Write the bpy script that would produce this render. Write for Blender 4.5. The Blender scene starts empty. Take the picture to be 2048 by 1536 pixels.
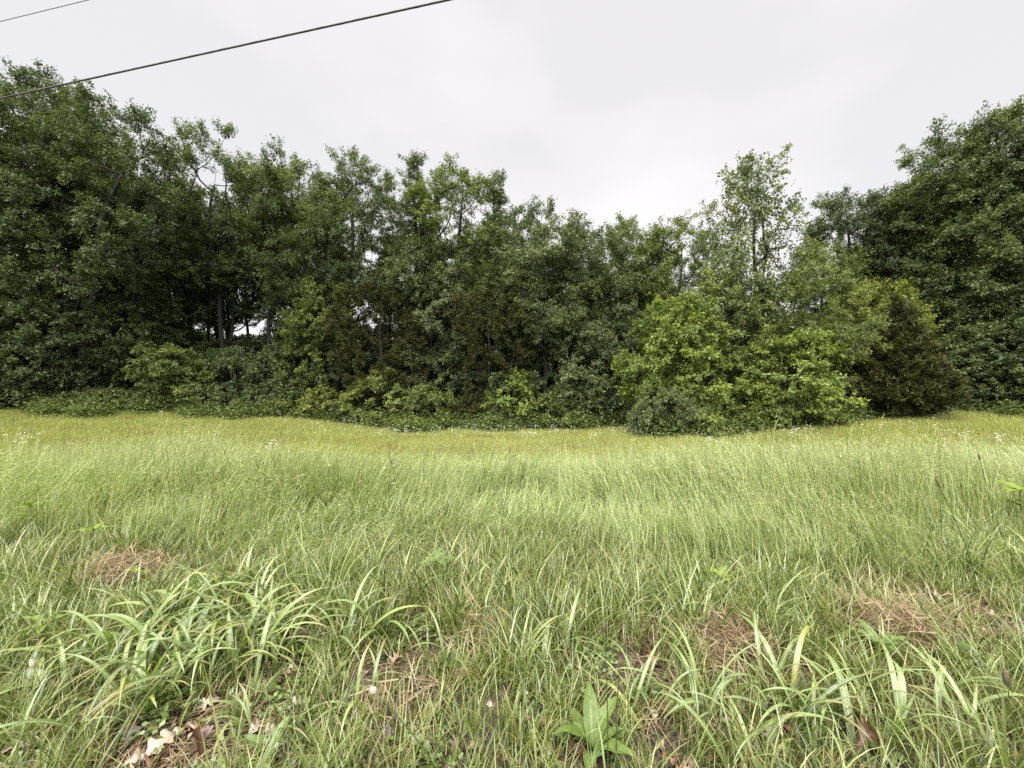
import bpy, math
import numpy as np
from mathutils import Vector, Matrix, Euler

C = bpy.context.scene.collection
PI = math.pi
F = 780.0          # focal length in pixels of the 2048 px wide photograph
CAMH = 1.60

# ------------------------------------------------------------------ camera, sky, sun, exposure
scene = bpy.context.scene
cam_d = bpy.data.cameras.new('camera')
cam_d.sensor_width = 36.0
cam_d.lens = 36.0 * F / 2048.0
cam_d.clip_start = 0.05
cam_d.clip_end = 3000
cam = bpy.data.objects.new('camera', cam_d)
C.objects.link(cam)
cam.location = (0, 0, CAMH)
cam.rotation_euler = (PI / 2, 0, 0)
scene.camera = cam

SUN_EL, SUN_AZ = math.radians(62), math.radians(200)     # high, a little behind the camera
world = bpy.data.worlds.new('World')
scene.world = world
world.use_nodes = True
wn = world.node_tree
for n in list(wn.nodes):
    wn.nodes.remove(n)
w_out = wn.nodes.new('ShaderNodeOutputWorld')
w_bg = wn.nodes.new('ShaderNodeBackground')
w_bg.inputs['Strength'].default_value = 0.10
w_sky = wn.nodes.new('ShaderNodeTexSky')
w_sky.sky_type = 'NISHITA'
w_sky.sun_disc = False
w_sky.sun_elevation = SUN_EL
w_sky.sun_rotation = SUN_AZ
w_co = wn.nodes.new('ShaderNodeTexCoord')
w_map = wn.nodes.new('ShaderNodeMapping')
w_map.inputs['Scale'].default_value = (1.0, 1.0, 2.2)
w_no = wn.nodes.new('ShaderNodeTexNoise')
w_no.inputs['Scale'].default_value = 1.1
w_no.inputs['Detail'].default_value = 5.0
w_no.inputs['Roughness'].default_value = 0.45
w_cr = wn.nodes.new('ShaderNodeValToRGB')            # grey cloud cover, slightly uneven
w_cr.color_ramp.elements[0].position = 0.40
w_cr.color_ramp.elements[0].color = (0.815, 0.797, 0.808, 1)
w_cr.color_ramp.elements[1].position = 0.61
w_cr.color_ramp.elements[1].color = (1.0, 0.965, 0.955, 1)
w_sc = wn.nodes.new('ShaderNodeVectorMath')
w_sc.operation = 'SCALE'
w_sc.inputs['Scale'].default_value = 1.40            # brightness of the cloud deck
w_mx = wn.nodes.new('ShaderNodeMix')
w_mx.data_type = 'RGBA'
w_mx.inputs[0].default_value = 0.98
wn.links.new(w_co.outputs['Generated'], w_map.inputs['Vector'])
wn.links.new(w_map.outputs[0], w_no.inputs['Vector'])
wn.links.new(w_no.outputs['Fac'], w_cr.inputs['Fac'])
wn.links.new(w_cr.outputs['Color'], w_sc.inputs[0])
wn.links.new(w_sky.outputs[0], w_mx.inputs[6])
wn.links.new(w_sc.outputs[0], w_mx.inputs[7])
wn.links.new(w_mx.outputs[2], w_bg.inputs['Color'])
wn.links.new(w_bg.outputs[0], w_out.inputs['Surface'])

sun_d = bpy.data.lights.new('sun', 'SUN')
sun_d.energy = 1.5
sun_d.angle = math.radians(80)
sun_d.color = (1.0, 0.98, 0.94)
sun = bpy.data.objects.new('sun', sun_d)
C.objects.link(sun)
_dir = Vector((math.sin(SUN_AZ) * math.cos(SUN_EL), math.cos(SUN_AZ) * math.cos(SUN_EL), math.sin(SUN_EL)))
sun.rotation_euler = (-_dir).to_track_quat('-Z', 'Y').to_euler()
sun.location = (0, 0, 40)

scene.view_settings.view_transform = 'Standard'
scene.view_settings.look = 'None'
scene.view_settings.gamma = 1.0
scene.view_settings.use_curve_mapping = False
scene.view_settings.exposure = 2.9
scene.cycles.use_denoising = False
scene.cycles.max_bounces = 6
scene.cycles.diffuse_bounces = 3
scene.cycles.glossy_bounces = 2
scene.cycles.transmission_bounces = 4
scene.cycles.caustics_reflective = False
scene.cycles.caustics_refractive = False

# ------------------------------------------------------------------ helpers
def vnoise(x, y, seed=0):
    """smooth value noise in 0..1"""
    x = np.asarray(x, float); y = np.asarray(y, float)
    xi = np.floor(x).astype(np.int64); yi = np.floor(y).astype(np.int64)
    fx = x - xi; fy = y - yi
    fx = fx * fx * (3 - 2 * fx); fy = fy * fy * (3 - 2 * fy)
    def h(a, b):
        n = (a * 374761393 + b * 668265263 + seed * 1442695041) & 0x7fffffff
        n = ((n ^ (n >> 13)) * 1274126177) & 0x7fffffff
        return ((n ^ (n >> 16)) & 0xffff) / 65535.0
    return (h(xi, yi) * (1 - fx) + h(xi + 1, yi) * fx) * (1 - fy) + (h(xi, yi + 1) * (1 - fx) + h(xi + 1, yi + 1) * fx) * fy

def fbm(x, y, seed=0, o=3):
    s = 0; a = 0.5; t = 0
    for k in range(o):
        s = s + a * vnoise(x * 2 ** k, y * 2 ** k, seed + k * 7); t += a; a *= 0.5
    return s / t

def sstep(a, b, x):
    t = np.clip((np.asarray(x, float) - a) / (b - a), 0, 1)
    return t * t * (3 - 2 * t)

def hgt(x, y):
    """the lie of the land: a bank falling away from the road, the field rising to both sides"""
    x = np.asarray(x, float); y = np.asarray(y, float)
    z = -1.12 * sstep(2.2, 15.0, y) - 0.10 * sstep(15, 27, y) - 1.2 * sstep(36, 70, y)
    side = 1.72 * (1 - np.exp(-(np.abs(x + 1.0) / 20.0) ** 2.0))
    z = z + side * sstep(6, 23, y)
    z = z + 0.05 * (fbm(x * 0.5, y * 0.5, 3) - 0.5) * sstep(0.5, 2.5, np.hypot(x, y)) * 1.6
    z = z + 0.035 * (fbm(x * 2.6, y * 2.6, 9) - 0.5)
    return z

def W(px, py, D):
    return np.array([(px - 1024) / F * D, D, CAMH + (768 - py) / F * D])

def gp(px, py):
    """the ground point seen at a place of the photograph"""
    D = 3.0
    for _ in range(60):
        D = 0.5 * D + 0.5 * float((CAMH - hgt((px - 1024) / F * D, D)) * F / max(py - 768, 5))
    x = (px - 1024) / F * D
    return Vector((x, D, float(hgt(x, D))))

def mesh_np(name, verts, quads=None, tris=None, attrs=None, smooth=False):
    me = bpy.data.meshes.new(name)
    verts = np.ascontiguousarray(verts, np.float32)
    me.vertices.add(len(verts)); me.vertices.foreach_set('co', verts.ravel())
    parts = []; starts = []; n0 = 0
    if quads is not None and len(quads):
        q = np.asarray(quads, np.int32); parts.append(q.ravel()); starts.append(n0 + 4 * np.arange(len(q))); n0 += 4 * len(q)
    if tris is not None and len(tris):
        t = np.asarray(tris, np.int32); parts.append(t.ravel()); starts.append(n0 + 3 * np.arange(len(t))); n0 += 3 * len(t)
    idx = np.concatenate(parts).astype(np.int32); st = np.concatenate(starts).astype(np.int32)
    me.loops.add(len(idx)); me.loops.foreach_set('vertex_index', idx)
    me.polygons.add(len(st)); me.polygons.foreach_set('loop_start', st)
    me.update(calc_edges=True)
    if smooth:
        me.polygons.foreach_set('use_smooth', np.ones(len(st), bool))
    for k, (typ, arr) in (attrs or {}).items():
        a = me.attributes.new(k, typ, 'POINT')
        arr = np.ascontiguousarray(arr, np.float32)
        a.data.foreach_set('value' if typ == 'FLOAT' else 'vector', arr.ravel())
    return me

class Acc:
    """collects pieces of one mesh"""
    def __init__(s):
        s.v = []; s.q = []; s.t = []; s.n = 0; s.a = {}
    def add(s, v, q=None, t=None, **at):
        v = np.asarray(v, float)
        if q is not None and len(q): s.q.append(np.asarray(q) + s.n)
        if t is not None and len(t): s.t.append(np.asarray(t) + s.n)
        s.v.append(v); s.n += len(v)
        for k, x in at.items():
            s.a.setdefault(k, []).append(np.broadcast_to(np.asarray(x, float), (len(v),)))
    def mesh(s, name, smooth=False):
        at = {k: ('FLOAT', np.concatenate(x)) for k, x in s.a.items()}
        return mesh_np(name, np.concatenate(s.v), np.concatenate(s.q) if s.q else None,
                       np.concatenate(s.t) if s.t else None, at, smooth)

def nrm(a):
    return a / np.maximum(np.linalg.norm(a, axis=-1, keepdims=True), 1e-9)

def tube(acc, pts, rad, sides=6, cap=True, **at):
    pts = np.asarray(pts, float); rad = np.asarray(rad, float); n = len(pts)
    d = np.gradient(pts, axis=0); d = nrm(d)
    ref = np.array([0.0, 0, 1]) if abs(d[0][2]) < 0.85 else np.array([1.0, 0, 0])
    u = nrm(np.cross(d, ref)); w = np.cross(d, u)
    for i in range(1, n):
        if np.dot(u[i], u[i - 1]) < 0: u[i] *= -1; w[i] *= -1
    th = np.arange(sides) * 2 * PI / sides
    ring = pts[:, None, :] + rad[:, None, None] * (u[:, None, :] * np.cos(th)[None, :, None] + w[:, None, :] * np.sin(th)[None, :, None])
    v = ring.reshape(-1, 3)
    i, j = np.meshgrid(np.arange(n - 1), np.arange(sides), indexing='ij')
    a = i * sides + j; b = i * sides + (j + 1) % sides
    q = np.stack([a, b, b + sides, a + sides], -1).reshape(-1, 4)
    t = None
    if cap:
        v = np.vstack([v, pts[-1] + d[-1] * rad[-1] * 0.6]); m = n * sides
        k = (n - 1) * sides + np.arange(sides)
        t = np.stack([k, (n - 1) * sides + (np.arange(sides) + 1) % sides, np.full(sides, m)], -1)
    acc.add(v, q, t, **at)

def tri_leaves(acc, pos, d, n, L, Wd, tone):
    """three-cornered leaves for trees too far off to show a leaf's outline"""
    N = len(pos); L = np.broadcast_to(L, (N,))[:, None]; Wd = np.broadcast_to(Wd, (N,))[:, None]
    s = nrm(np.cross(d, n))
    v = np.stack([pos + s * Wd * 0.5, pos + d * L, pos - s * Wd * 0.5], 1).reshape(-1, 3)
    acc.add(v, None, np.arange(3 * N).reshape(N, 3), tone=np.repeat(np.broadcast_to(tone, (N,)), 3))

def leaves(acc, pos, d, n, L, Wd, tone, fold=0.16):
    """folded four-cornered leaves"""
    N = len(pos); L = np.broadcast_to(L, (N,))[:, None]; Wd = np.broadcast_to(Wd, (N,))[:, None]
    s = nrm(np.cross(d, n)); n = np.cross(s, d)
    v = np.stack([pos, pos + d * L * 0.45 + s * Wd * 0.5 + n * Wd * fold, pos + d * L, pos + d * L * 0.45 - s * Wd * 0.5 + n * Wd * fold], 1).reshape(-1, 3)
    q = np.arange(4 * N).reshape(N, 4)
    acc.add(v, q, tone=np.repeat(np.broadcast_to(tone, (N,)), 4))

def obj(name, me, mat=None, parent=None, **props):
    o = bpy.data.objects.new(name, me)
    C.objects.link(o)
    if mat is not None and not me.materials: me.materials.append(mat)
    if parent is not None: o.parent = parent
    for k, v in props.items(): o[k] = v
    return o

def thing(name, loc, label, cat, group=None, rz=0.0, me=None, mat=None):
    o = bpy.data.objects.new(name, me); C.objects.link(o)
    if me is not None and mat is not None and not me.materials: me.materials.append(mat)
    o.location = loc; o.rotation_euler = (0, 0, rz)
    o['label'] = label; o['category'] = cat
    if group: o['group'] = group
    return o

# ------------------------------------------------------------------ materials
def new_mat(name):
    m = bpy.data.materials.new(name); m.use_nodes = True
    nt = m.node_tree
    for n in list(nt.nodes): nt.nodes.remove(n)
    return m, nt

def N_(nt, typ, **kw):
    n = nt.nodes.new(typ)
    for k, v in kw.items(): setattr(n, k, v)
    return n

def ramp(nt, fac, stops):
    r = nt.nodes.new('ShaderNodeValToRGB')
    els = r.color_ramp.elements
    while len(els) < len(stops): els.new(0.5)
    for e, (p, c) in zip(els, stops): e.position = p; e.color = (*c, 1)
    nt.links.new(fac, r.inputs['Fac'])
    return r.outputs['Color']

def mix(nt, fac, a, b, mode='MIX'):
    m = nt.nodes.new('ShaderNodeMix'); m.data_type = 'RGBA'; m.blend_type = mode
    for s, v in ((0, fac), (6, a), (7, b)):
        if isinstance(v, (int, float)): m.inputs[s].default_value = v
        elif isinstance(v, tuple): m.inputs[s].default_value = (*v, 1)
        else: nt.links.new(v, m.inputs[s])
    return m.outputs[2]

def math_(nt, op, a, b=None, clamp=False):
    m = nt.nodes.new('ShaderNodeMath'); m.operation = op; m.use_clamp = clamp
    for s, v in ((0, a), (1, b)):
        if v is None: continue
        if isinstance(v, (int, float)): m.inputs[s].default_value = v
        else: nt.links.new(v, m.inputs[s])
    return m.outputs[0]

def noise(nt, scale, detail=2.0, rough=0.5, vec=None):
    n = nt.nodes.new('ShaderNodeTexNoise')
    n.inputs['Scale'].default_value = scale; n.inputs['Detail'].default_value = detail; n.inputs['Roughness'].default_value = rough
    if vec is None:
        g = nt.nodes.new('ShaderNodeNewGeometry'); vec = g.outputs['Position']
    nt.links.new(vec, n.inputs['Vector'])
    return n.outputs['Fac']

def leafy(nt, col, transl=0.35, gloss=0.06, rough=0.4, tcol=(1.15, 1.25, 0.55)):
    """thin leaf: diffuse + light coming through + a wet sheen"""
    d = nt.nodes.new('ShaderNodeBsdfDiffuse'); t = nt.nodes.new('ShaderNodeBsdfTranslucent'); g = nt.nodes.new('ShaderNodeBsdfGlossy')
    g.inputs['Roughness'].default_value = rough
    nt.links.new(col, d.inputs['Color'])
    tc = mix(nt, 1.0, col, tcol, 'MULTIPLY'); nt.links.new(tc, t.inputs['Color'])
    m1 = nt.nodes.new('ShaderNodeMixShader'); m1.inputs[0].default_value = transl
    nt.links.new(d.outputs[0], m1.inputs[1]); nt.links.new(t.outputs[0], m1.inputs[2])
    m2 = nt.nodes.new('ShaderNodeMixShader'); m2.inputs[0].default_value = gloss
    nt.links.new(m1.outputs[0], m2.inputs[1]); nt.links.new(g.outputs[0], m2.inputs[2])
    o = nt.nodes.new('ShaderNodeOutputMaterial'); nt.links.new(m2.outputs[0], o.inputs['Surface'])

def attr(nt, name):
    a = nt.nodes.new('ShaderNodeAttribute'); a.attribute_name = name
    return a.outputs['Fac']

def mat_tree_leaf(name, transl=0.3, gloss=0.025, rough=0.5):
    m, nt = new_mat(name)
    oi = N_(nt, 'ShaderNodeObjectInfo'); geo = N_(nt, 'ShaderNodeNewGeometry')
    rnd = geo.outputs['Random Per Island']
    # object colour is the leaf colour of this tree; clumps and single leaves vary round it
    tone = attr(nt, 'tone')
    f1 = math_(nt, 'MULTIPLY_ADD', rnd, 0.7); nt.nodes[-1].inputs[2].default_value = 0.65
    v = nt.nodes.new('ShaderNodeVectorMath'); v.operation = 'SCALE'
    nt.links.new(oi.outputs['Color'], v.inputs[0]); nt.links.new(f1, v.inputs['Scale'])
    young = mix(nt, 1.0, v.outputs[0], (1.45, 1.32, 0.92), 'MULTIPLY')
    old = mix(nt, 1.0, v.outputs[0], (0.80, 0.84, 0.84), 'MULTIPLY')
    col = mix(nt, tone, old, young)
    leafy(nt, col, transl, gloss, rough)
    return m

def mat_bark(name, a, b, sc=14):
    m, nt = new_mat(name)
    co = N_(nt, 'ShaderNodeTexCoord'); mp = N_(nt, 'ShaderNodeMapping'); mp.inputs['Scale'].default_value = (1, 1, 0.22)
    nt.links.new(co.outputs['Object'], mp.inputs['Vector'])
    f = noise(nt, sc, 5, 0.65, mp.outputs[0])
    f2 = noise(nt, 1.1, 3, 0.6, co.outputs['Object'])
    c = ramp(nt, f, [(0.32, tuple(0.35 * q for q in a)), (0.68, tuple(0.32 * q for q in b))])
    c = mix(nt, ramp(nt, f2, [(0.5, (0, 0, 0)), (0.72, (0.6, 0.6, 0.6))]), c, tuple(0.2 * x + 0.2 * y for x, y in zip(b, (0.12, 0.13, 0.10))))
    p = N_(nt, 'ShaderNodeBsdfPrincipled'); p.inputs['Roughness'].default_value = 0.85
    bu = N_(nt, 'ShaderNodeBump'); bu.inputs['Strength'].default_value = 0.6; bu.inputs['Distance'].default_value = 0.03
    nt.links.new(f, bu.inputs['Height']); nt.links.new(bu.outputs[0], p.inputs['Normal'])
    nt.links.new(c, p.inputs['Base Color'])
    o = N_(nt, 'ShaderNodeOutputMaterial'); nt.links.new(p.outputs[0], o.inputs['Surface'])
    return m

M = {}
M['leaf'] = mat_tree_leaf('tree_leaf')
M['needle'] = mat_tree_leaf('cedar_spray', 0.15, 0.02, 0.6)
M['bark'] = mat_bark('oak_bark', (0.018, 0.015, 0.012), (0.060, 0.052, 0.043))
M['cedar_bark'] = mat_bark('cedar_bark', (0.03, 0.02, 0.014), (0.10, 0.075, 0.058), 20)
M['dead_wood'] = mat_bark('dead_wood', (0.10, 0.09, 0.08), (0.24, 0.22, 0.20), 25)

def mat_grass(name, stops, patch=None, patch_scale=0.35, transl=0.28, gloss=0.05, patch2=None, tip=None, rough=0.4):
    """stops: colours a single blade may have; patch: colour of places where the whole sward differs"""
    m, nt = new_mat(name)
    geo = N_(nt, 'ShaderNodeNewGeometry'); oi = N_(nt, 'ShaderNodeObjectInfo')
    r = math_(nt, 'FRACT', math_(nt, 'ADD', geo.outputs['Random Per Island'], oi.outputs['Random']))
    col = ramp(nt, r, stops)
    if patch is not None:
        f = noise(nt, patch_scale, 3, 0.55)
        col = mix(nt, ramp(nt, f, [(0.42, (0, 0, 0)), (0.64, (0.85, 0.85, 0.85))]), col, mix(nt, 0.6, col, patch))
    if patch2 is not None:
        f = noise(nt, patch_scale * 3.1, 3, 0.6)
        col = mix(nt, ramp(nt, f, [(0.55, (0, 0, 0)), (0.7, (0.8, 0.8, 0.8))]), col, mix(nt, 0.6, col, patch2))
    if tip is not None:
        col = mix(nt, attr(nt, 'tone'), col, tip)
    leafy(nt, col, transl, gloss, rough, (1.05, 1.15, 0.6))
    return m

# ------------------------------------------------------------------ ground
m, nt = new_mat('soil_and_thatch')
f = noise(nt, 5.0, 6, 0.65); f2 = noise(nt, 34.0, 4, 0.7); f3 = noise(nt, 0.6, 3, 0.5)
c = ramp(nt, f2, [(0.38, (0.010, 0.007, 0.005)), (0.5, (0.045, 0.030, 0.019)), (0.64, (0.13, 0.09, 0.055))])
c = mix(nt, ramp(nt, f, [(0.42, (0, 0, 0)), (0.6, (0.5, 0.5, 0.5))]), c, (0.035, 0.036, 0.014))
# the far field floor is green with living thatch
co = N_(nt, 'ShaderNodeNewGeometry'); sp = N_(nt, 'ShaderNodeSeparateXYZ'); nt.links.new(co.outputs['Position'], sp.inputs[0])
mr = N_(nt, 'ShaderNodeMapRange'); mr.inputs['From Min'].default_value = 3.0; mr.inputs['From Max'].default_value = 8.0
nt.links.new(sp.outputs['Y'], mr.inputs['Value'])
g = ramp(nt, f, [(0.35, (0.07, 0.085, 0.025)), (0.65, (0.13, 0.14, 0.045))])
c = mix(nt, mr.outputs[0], c, g)
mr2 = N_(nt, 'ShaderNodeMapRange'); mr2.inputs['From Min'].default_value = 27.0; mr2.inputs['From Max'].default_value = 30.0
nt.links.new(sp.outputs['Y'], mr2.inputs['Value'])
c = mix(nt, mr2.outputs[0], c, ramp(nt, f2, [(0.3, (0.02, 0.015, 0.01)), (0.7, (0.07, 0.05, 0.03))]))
p = N_(nt, 'ShaderNodeBsdfPrincipled'); p.inputs['Roughness'].default_value = 0.9
bu = N_(nt, 'ShaderNodeBump'); bu.inputs['Strength'].default_value = 0.8; bu.inputs['Distance'].default_value = 0.02
nt.links.new(f2, bu.inputs['Height']); nt.links.new(bu.outputs[0], p.inputs['Normal']); nt.links.new(c, p.inputs['Base Color'])
o = N_(nt, 'ShaderNodeOutputMaterial'); nt.links.new(p.outputs[0], o.inputs['Surface'])
M['soil'] = m
def warp(n, near, far, p=2.6):
    t = np.linspace(-1, 1, n); return np.sign(t) * (np.abs(t) * near + np.abs(t) ** (p * 2) * (far - near))
gx = warp(161, 34, 900, 3.2); gy = warp(161, 34, 900, 3.2) + 8
X, Y = np.meshgrid(gx, gy, indexing='ij')
Z = hgt(X, Y)
i, j = np.meshgrid(np.arange(160), np.arange(160), indexing='ij')
a = i * 161 + j
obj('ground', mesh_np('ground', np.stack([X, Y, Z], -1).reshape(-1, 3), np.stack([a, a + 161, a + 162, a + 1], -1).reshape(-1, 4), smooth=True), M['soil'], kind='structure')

# ------------------------------------------------------------------ trees
def gen_tree(seed, H, R, base=0.35, nclump=70, lpc=690, L=0.122, Wd=0.088, cr=1.0, prof='oak', trunk_top=0.86, trunk_r=None,
             lean=(0, 0), flat=1.05, fork=0, wander=1.0, sky_twigs=9, kite=False, shell=0.3, conifer=False):
    """trunk mesh (stem, limbs, twigs) and crown mesh (leaves). Clumps of leaves are spread through the crown's volume,
    each hung on the nearest limb that could have carried it."""
    rng = np.random.default_rng(seed)
    # clump centres
    zb = base * H; cen = []
    lob = rng.uniform(0, 2 * PI, 3); amp = rng.uniform(0.12, 0.34, 3) * (1, 0.8, 0.6)
    lean = np.array([lean[0], lean[1]], float)
    def prof_r(t, th):
        if prof == 'oak': r = np.sin(PI * (0.16 + 0.72 * t)) ** 0.62
        elif prof == 'tall': r = (1 - t) ** 0.55 * (0.55 + 0.45 * np.sin(PI * min(1, t * 2.2 + .1)))
        elif prof == 'cone': r = (1 - t) ** 0.85 * (0.25 + 0.75 * min(1, t * 5 + 0.2))
        elif prof == 'fan': r = (0.62 + 0.38 * math.sin(PI * t * 1.1 + 0.25) ** 2) * (1 if t < 0.85 else math.sqrt(max(0.02, 1 - ((t - 0.85) / 0.16) ** 2)))
        elif prof == 'bush': r = math.sqrt(max(0, 1 - t * t * 0.92))
        else: r = 1
        return R * r * (1 + sum(a * math.sin((k + 1) * th + l + 3 * t) for k, (a, l) in enumerate(zip(amp, lob))))
    tries = 0; dmin = cr * 0.95
    while len(cen) < nclump and tries < nclump * 60:
        tries += 1
        t = rng.uniform(0, 1); th = rng.uniform(0, 2 * PI)
        r = prof_r(t, th) * math.sqrt(rng.uniform(shell, 1))
        z = zb + t * (H - zb - cr * 0.45)
        p = np.array([r * math.cos(th) + lean[0] * z / H, r * math.sin(th) + lean[1] * z / H, z])
        if cen:
            dd = np.array(cen) - p; dd[:, 2] *= 1.35
            if np.min(np.linalg.norm(dd, axis=1)) < dmin * (0.75 if tries > nclump * 30 else 1): continue
        cen.append(p)
    cen.append(np.array([lean[0] * .98, lean[1] * .98, H - cr * 0.5]))
    # skeleton
    pos = []; par = []; chains = []
    nt_ = max(4, int(H * trunk_top / 0.55))
    ph = rng.uniform(0, 6, 4)
    def stem(x0, y0, top, dx, dy, w):
        ch = []
        for k in range(nt_ + 1):
            s = k / nt_; z = s * top
            px = x0 + dx * s + lean[0] * z / H + w * 0.16 * (math.sin(s * 5 + ph[0]) + 0.5 * math.sin(s * 13 + ph[1])) * s ** 0.5
            py = y0 + dy * s + lean[1] * z / H + w * 0.16 * (math.sin(s * 4.4 + ph[2]) + 0.5 * math.sin(s * 11 + ph[3])) * s ** 0.5
            par.append(ch[-1] if ch else -1); pos.append(np.array([px, py, z])); ch.append(len(pos) - 1)
        chains.append(ch)
    stem(0, 0, H * trunk_top, 0, 0, wander)
    for k in range(fork):
        th = rng.uniform(0, 2 * PI)
        stem(0.10 * math.cos(th), 0.10 * math.sin(th), H * trunk_top * rng.uniform(0.7, 0.95), R * 0.45 * math.cos(th), R * 0.45 * math.sin(th), wander)
    order = np.argsort([math.hypot(c[0], c[1]) + 0.25 * c[2] for c in cen])
    tips = []
    for ci in order:
        c = cen[ci]; P = np.array(pos)
        d = c - P; hd = np.hypot(d[:, 0], d[:, 1]); dist = np.linalg.norm(d, axis=1)
        up = 0.12 if prof == 'cone' else 0.55
        cost = dist + 2.2 * np.maximum(0, P[:, 2] - (c[2] - up * hd)) + (P[:, 2] < 0.10 * H) * 1.5
        a = int(np.argmin(cost)); p0 = P[a]
        n = max(2, int(np.linalg.norm(c - p0) / 0.5)); ch = [a]
        for k in range(1, n + 1):
            s = k / n
            q = p0 * (1 - s) + c * s
            q = q + np.array([0, 0, -0.12 * np.linalg.norm(c - p0) * math.sin(PI * s)]) + rng.normal(0, 0.05, 3) * (k < n) * min(1.0, cr)
            pos.append(q); par.append(ch[-1]); ch.append(len(pos) - 1)
        chains.append(ch); tips.append((ch[-1], c))
    # pipe model radii
    n = len(pos); acc_r = np.zeros(n)
    ncld = np.zeros(n, int)
    for k in range(n):
        if par[k] >= 0: ncld[par[k]] += 1
    e = 2.25; r_tip = 0.016 * max(0.5, min(1, cr))
    for k in range(n - 1, -1, -1):
        if ncld[k] == 0: acc_r[k] = r_tip ** e
        if par[k] >= 0: acc_r[par[k]] += acc_r[k]
    rad = acc_r ** (1 / e)
    want = trunk_r or (0.0095 * H + 0.03)
    rad = r_tip + (rad - r_tip) * (want - r_tip) / max(rad[0] - r_tip, 1e-6)
    P = np.array(pos); wood = Acc(); crown = Acc()
    for ci, ch in enumerate(chains):
        rr = rad[ch].copy()
        main = ch[0] == 0 or (par[ch[0]] == -1)
        if not main: rr[0] = min(rr[0], rr[1] * 1.25)
        else:
            rr = rr.copy(); rr[0] *= 1.35
            if len(rr) > 2: rr[1] *= 1.05
        pp = P[ch].copy()
        if main: pp[0][2] -= 0.25
        tube(wood, pp, rr, 8 if main else (5 if rr[0] > 0.04 else 4))
    # leaves
    for tip, c in tips:
        k = sky_twigs; out = np.array([c[0] - lean[0] * c[2] / H, c[1] - lean[1] * c[2] / H, 0.0]); o = out / (R + 1e-6)
        if conifer:
            td = nrm(rng.normal(0, 0.55, (k, 3)) + o * 2.0 + np.array([0, 0, 0.28]))
        else:
            td = nrm(rng.normal(0, 1, (k, 3)) * np.array([1, 1, flat]) + o * 0.45 + np.array([0, 0, 0.28]))
        tl = cr * rng.uniform(0.65, 1.1, k)
        st = P[tip] - td * 0.02
        for a in range(k):
            ln = tl[a]; m1 = st[a] + td[a] * ln * 0.5 + rng.normal(0, 0.04 * cr, 3)
            tube(wood, [st[a], m1 + (m1 - st[a]) * 0.7], [r_tip * 0.7, r_tip * 0.25], 3, cap=False)
        nl = int(lpc * rng.uniform(0.75, 1.25)); w = rng.integers(0, k, nl)
        u = rng.uniform(0.12, 1.08, nl) ** 0.75
        jit = rng.normal(0, 0.135 * cr, (nl, 3)) * (1.15 - 0.45 * u)[:, None]
        jit[:, 2] *= 0.9
        p = c + td[w] * (tl[w] * u)[:, None] + jit
        if conifer:
            nn = nrm(rng.normal(0, 0.8, (nl, 3)) + np.array([0, 0, 0.9]))
            dd = nrm(td[w] * 1.3 + rng.normal(0, 0.55, (nl, 3)) + np.array([0, 0, 0.25]))
        else:
            nn = nrm(rng.normal(0, 0.55, (nl, 3)) + np.array([0, 0, 1.0]) + o * 0.5)
            dd = nrm(td[w] + rng.normal(0, 0.9, (nl, 3)) + np.array([0, 0, -0.25]))
        sz = rng.uniform(0.65, 1.25, nl)
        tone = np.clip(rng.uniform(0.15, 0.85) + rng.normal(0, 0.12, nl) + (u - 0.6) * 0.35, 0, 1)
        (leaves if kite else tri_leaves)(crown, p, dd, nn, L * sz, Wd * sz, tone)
    return wood.mesh('trunk'), crown.mesh('crown')

def place(name, label, cat, loc, meshes, color, bark='bark', leaf='leaf', group=None, rz=0.0, sc=(1, 1, 1), wood_name='trunk', crown_name='crown'):
    t = thing(name, loc, label, cat, group, rz)
    t.scale = sc
    w = obj(wood_name, meshes[0], M[bark], t)
    c = obj(crown_name, meshes[1], M[leaf], t)
    c.color = (*color, 1)
    return t

DEEP = (0.080, 0.110, 0.054)      # dark oak green
MID = (0.094, 0.126, 0.055)
FRESH = (0.118, 0.152, 0.050)
LIME = (0.158, 0.208, 0.056)
GREY = (0.104, 0.130, 0.066)
BROWNG = (0.056, 0.062, 0.023)    # cedar, rusty green

seedn = [100]
def spot(px, D):
    x = (px - 1024) / F * D
    return (x, D, float(hgt(x, D)))

def tree_at(px, top, D, hw, label, color=MID, name='oak_tree', cat='tree', group='tall trees along the edge of the wood', top_px=None, store=None, **kw):
    """a tree of its own: px the foot, top the photograph row of its top, hw half its width in photograph pixels"""
    x, y, z = spot(px, D)
    H = CAMH + (768 - top) / F * D - z - (0.95 if cat == 'tree' and name == 'oak_tree' else 0.1)
    R = hw * (1.18 if cat == 'tree' and name == 'oak_tree' else 1.0) / F * D / math.sqrt(1 + 0.35 * ((px - 1024) / F) ** 2)
    if top_px is not None: kw['lean'] = ((top_px - px) / F * D, 0)
    seedn[0] += 1
    if name == 'oak_tree': kw['nclump'] = int(kw['nclump'] * 1.0)
    me = gen_tree(seedn[0], H, R, **kw)
    t = place(name, label, cat, (x, y, z), me, color, group=group,
              bark='cedar_bark' if kw.get('conifer') else 'bark', leaf='needle' if kw.get('conifer') else 'leaf')
    if store is not None: store.append((me, H, R))
    return t

big = []; small = []; shrubs = []; cedars = []
T = tree_at
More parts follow.
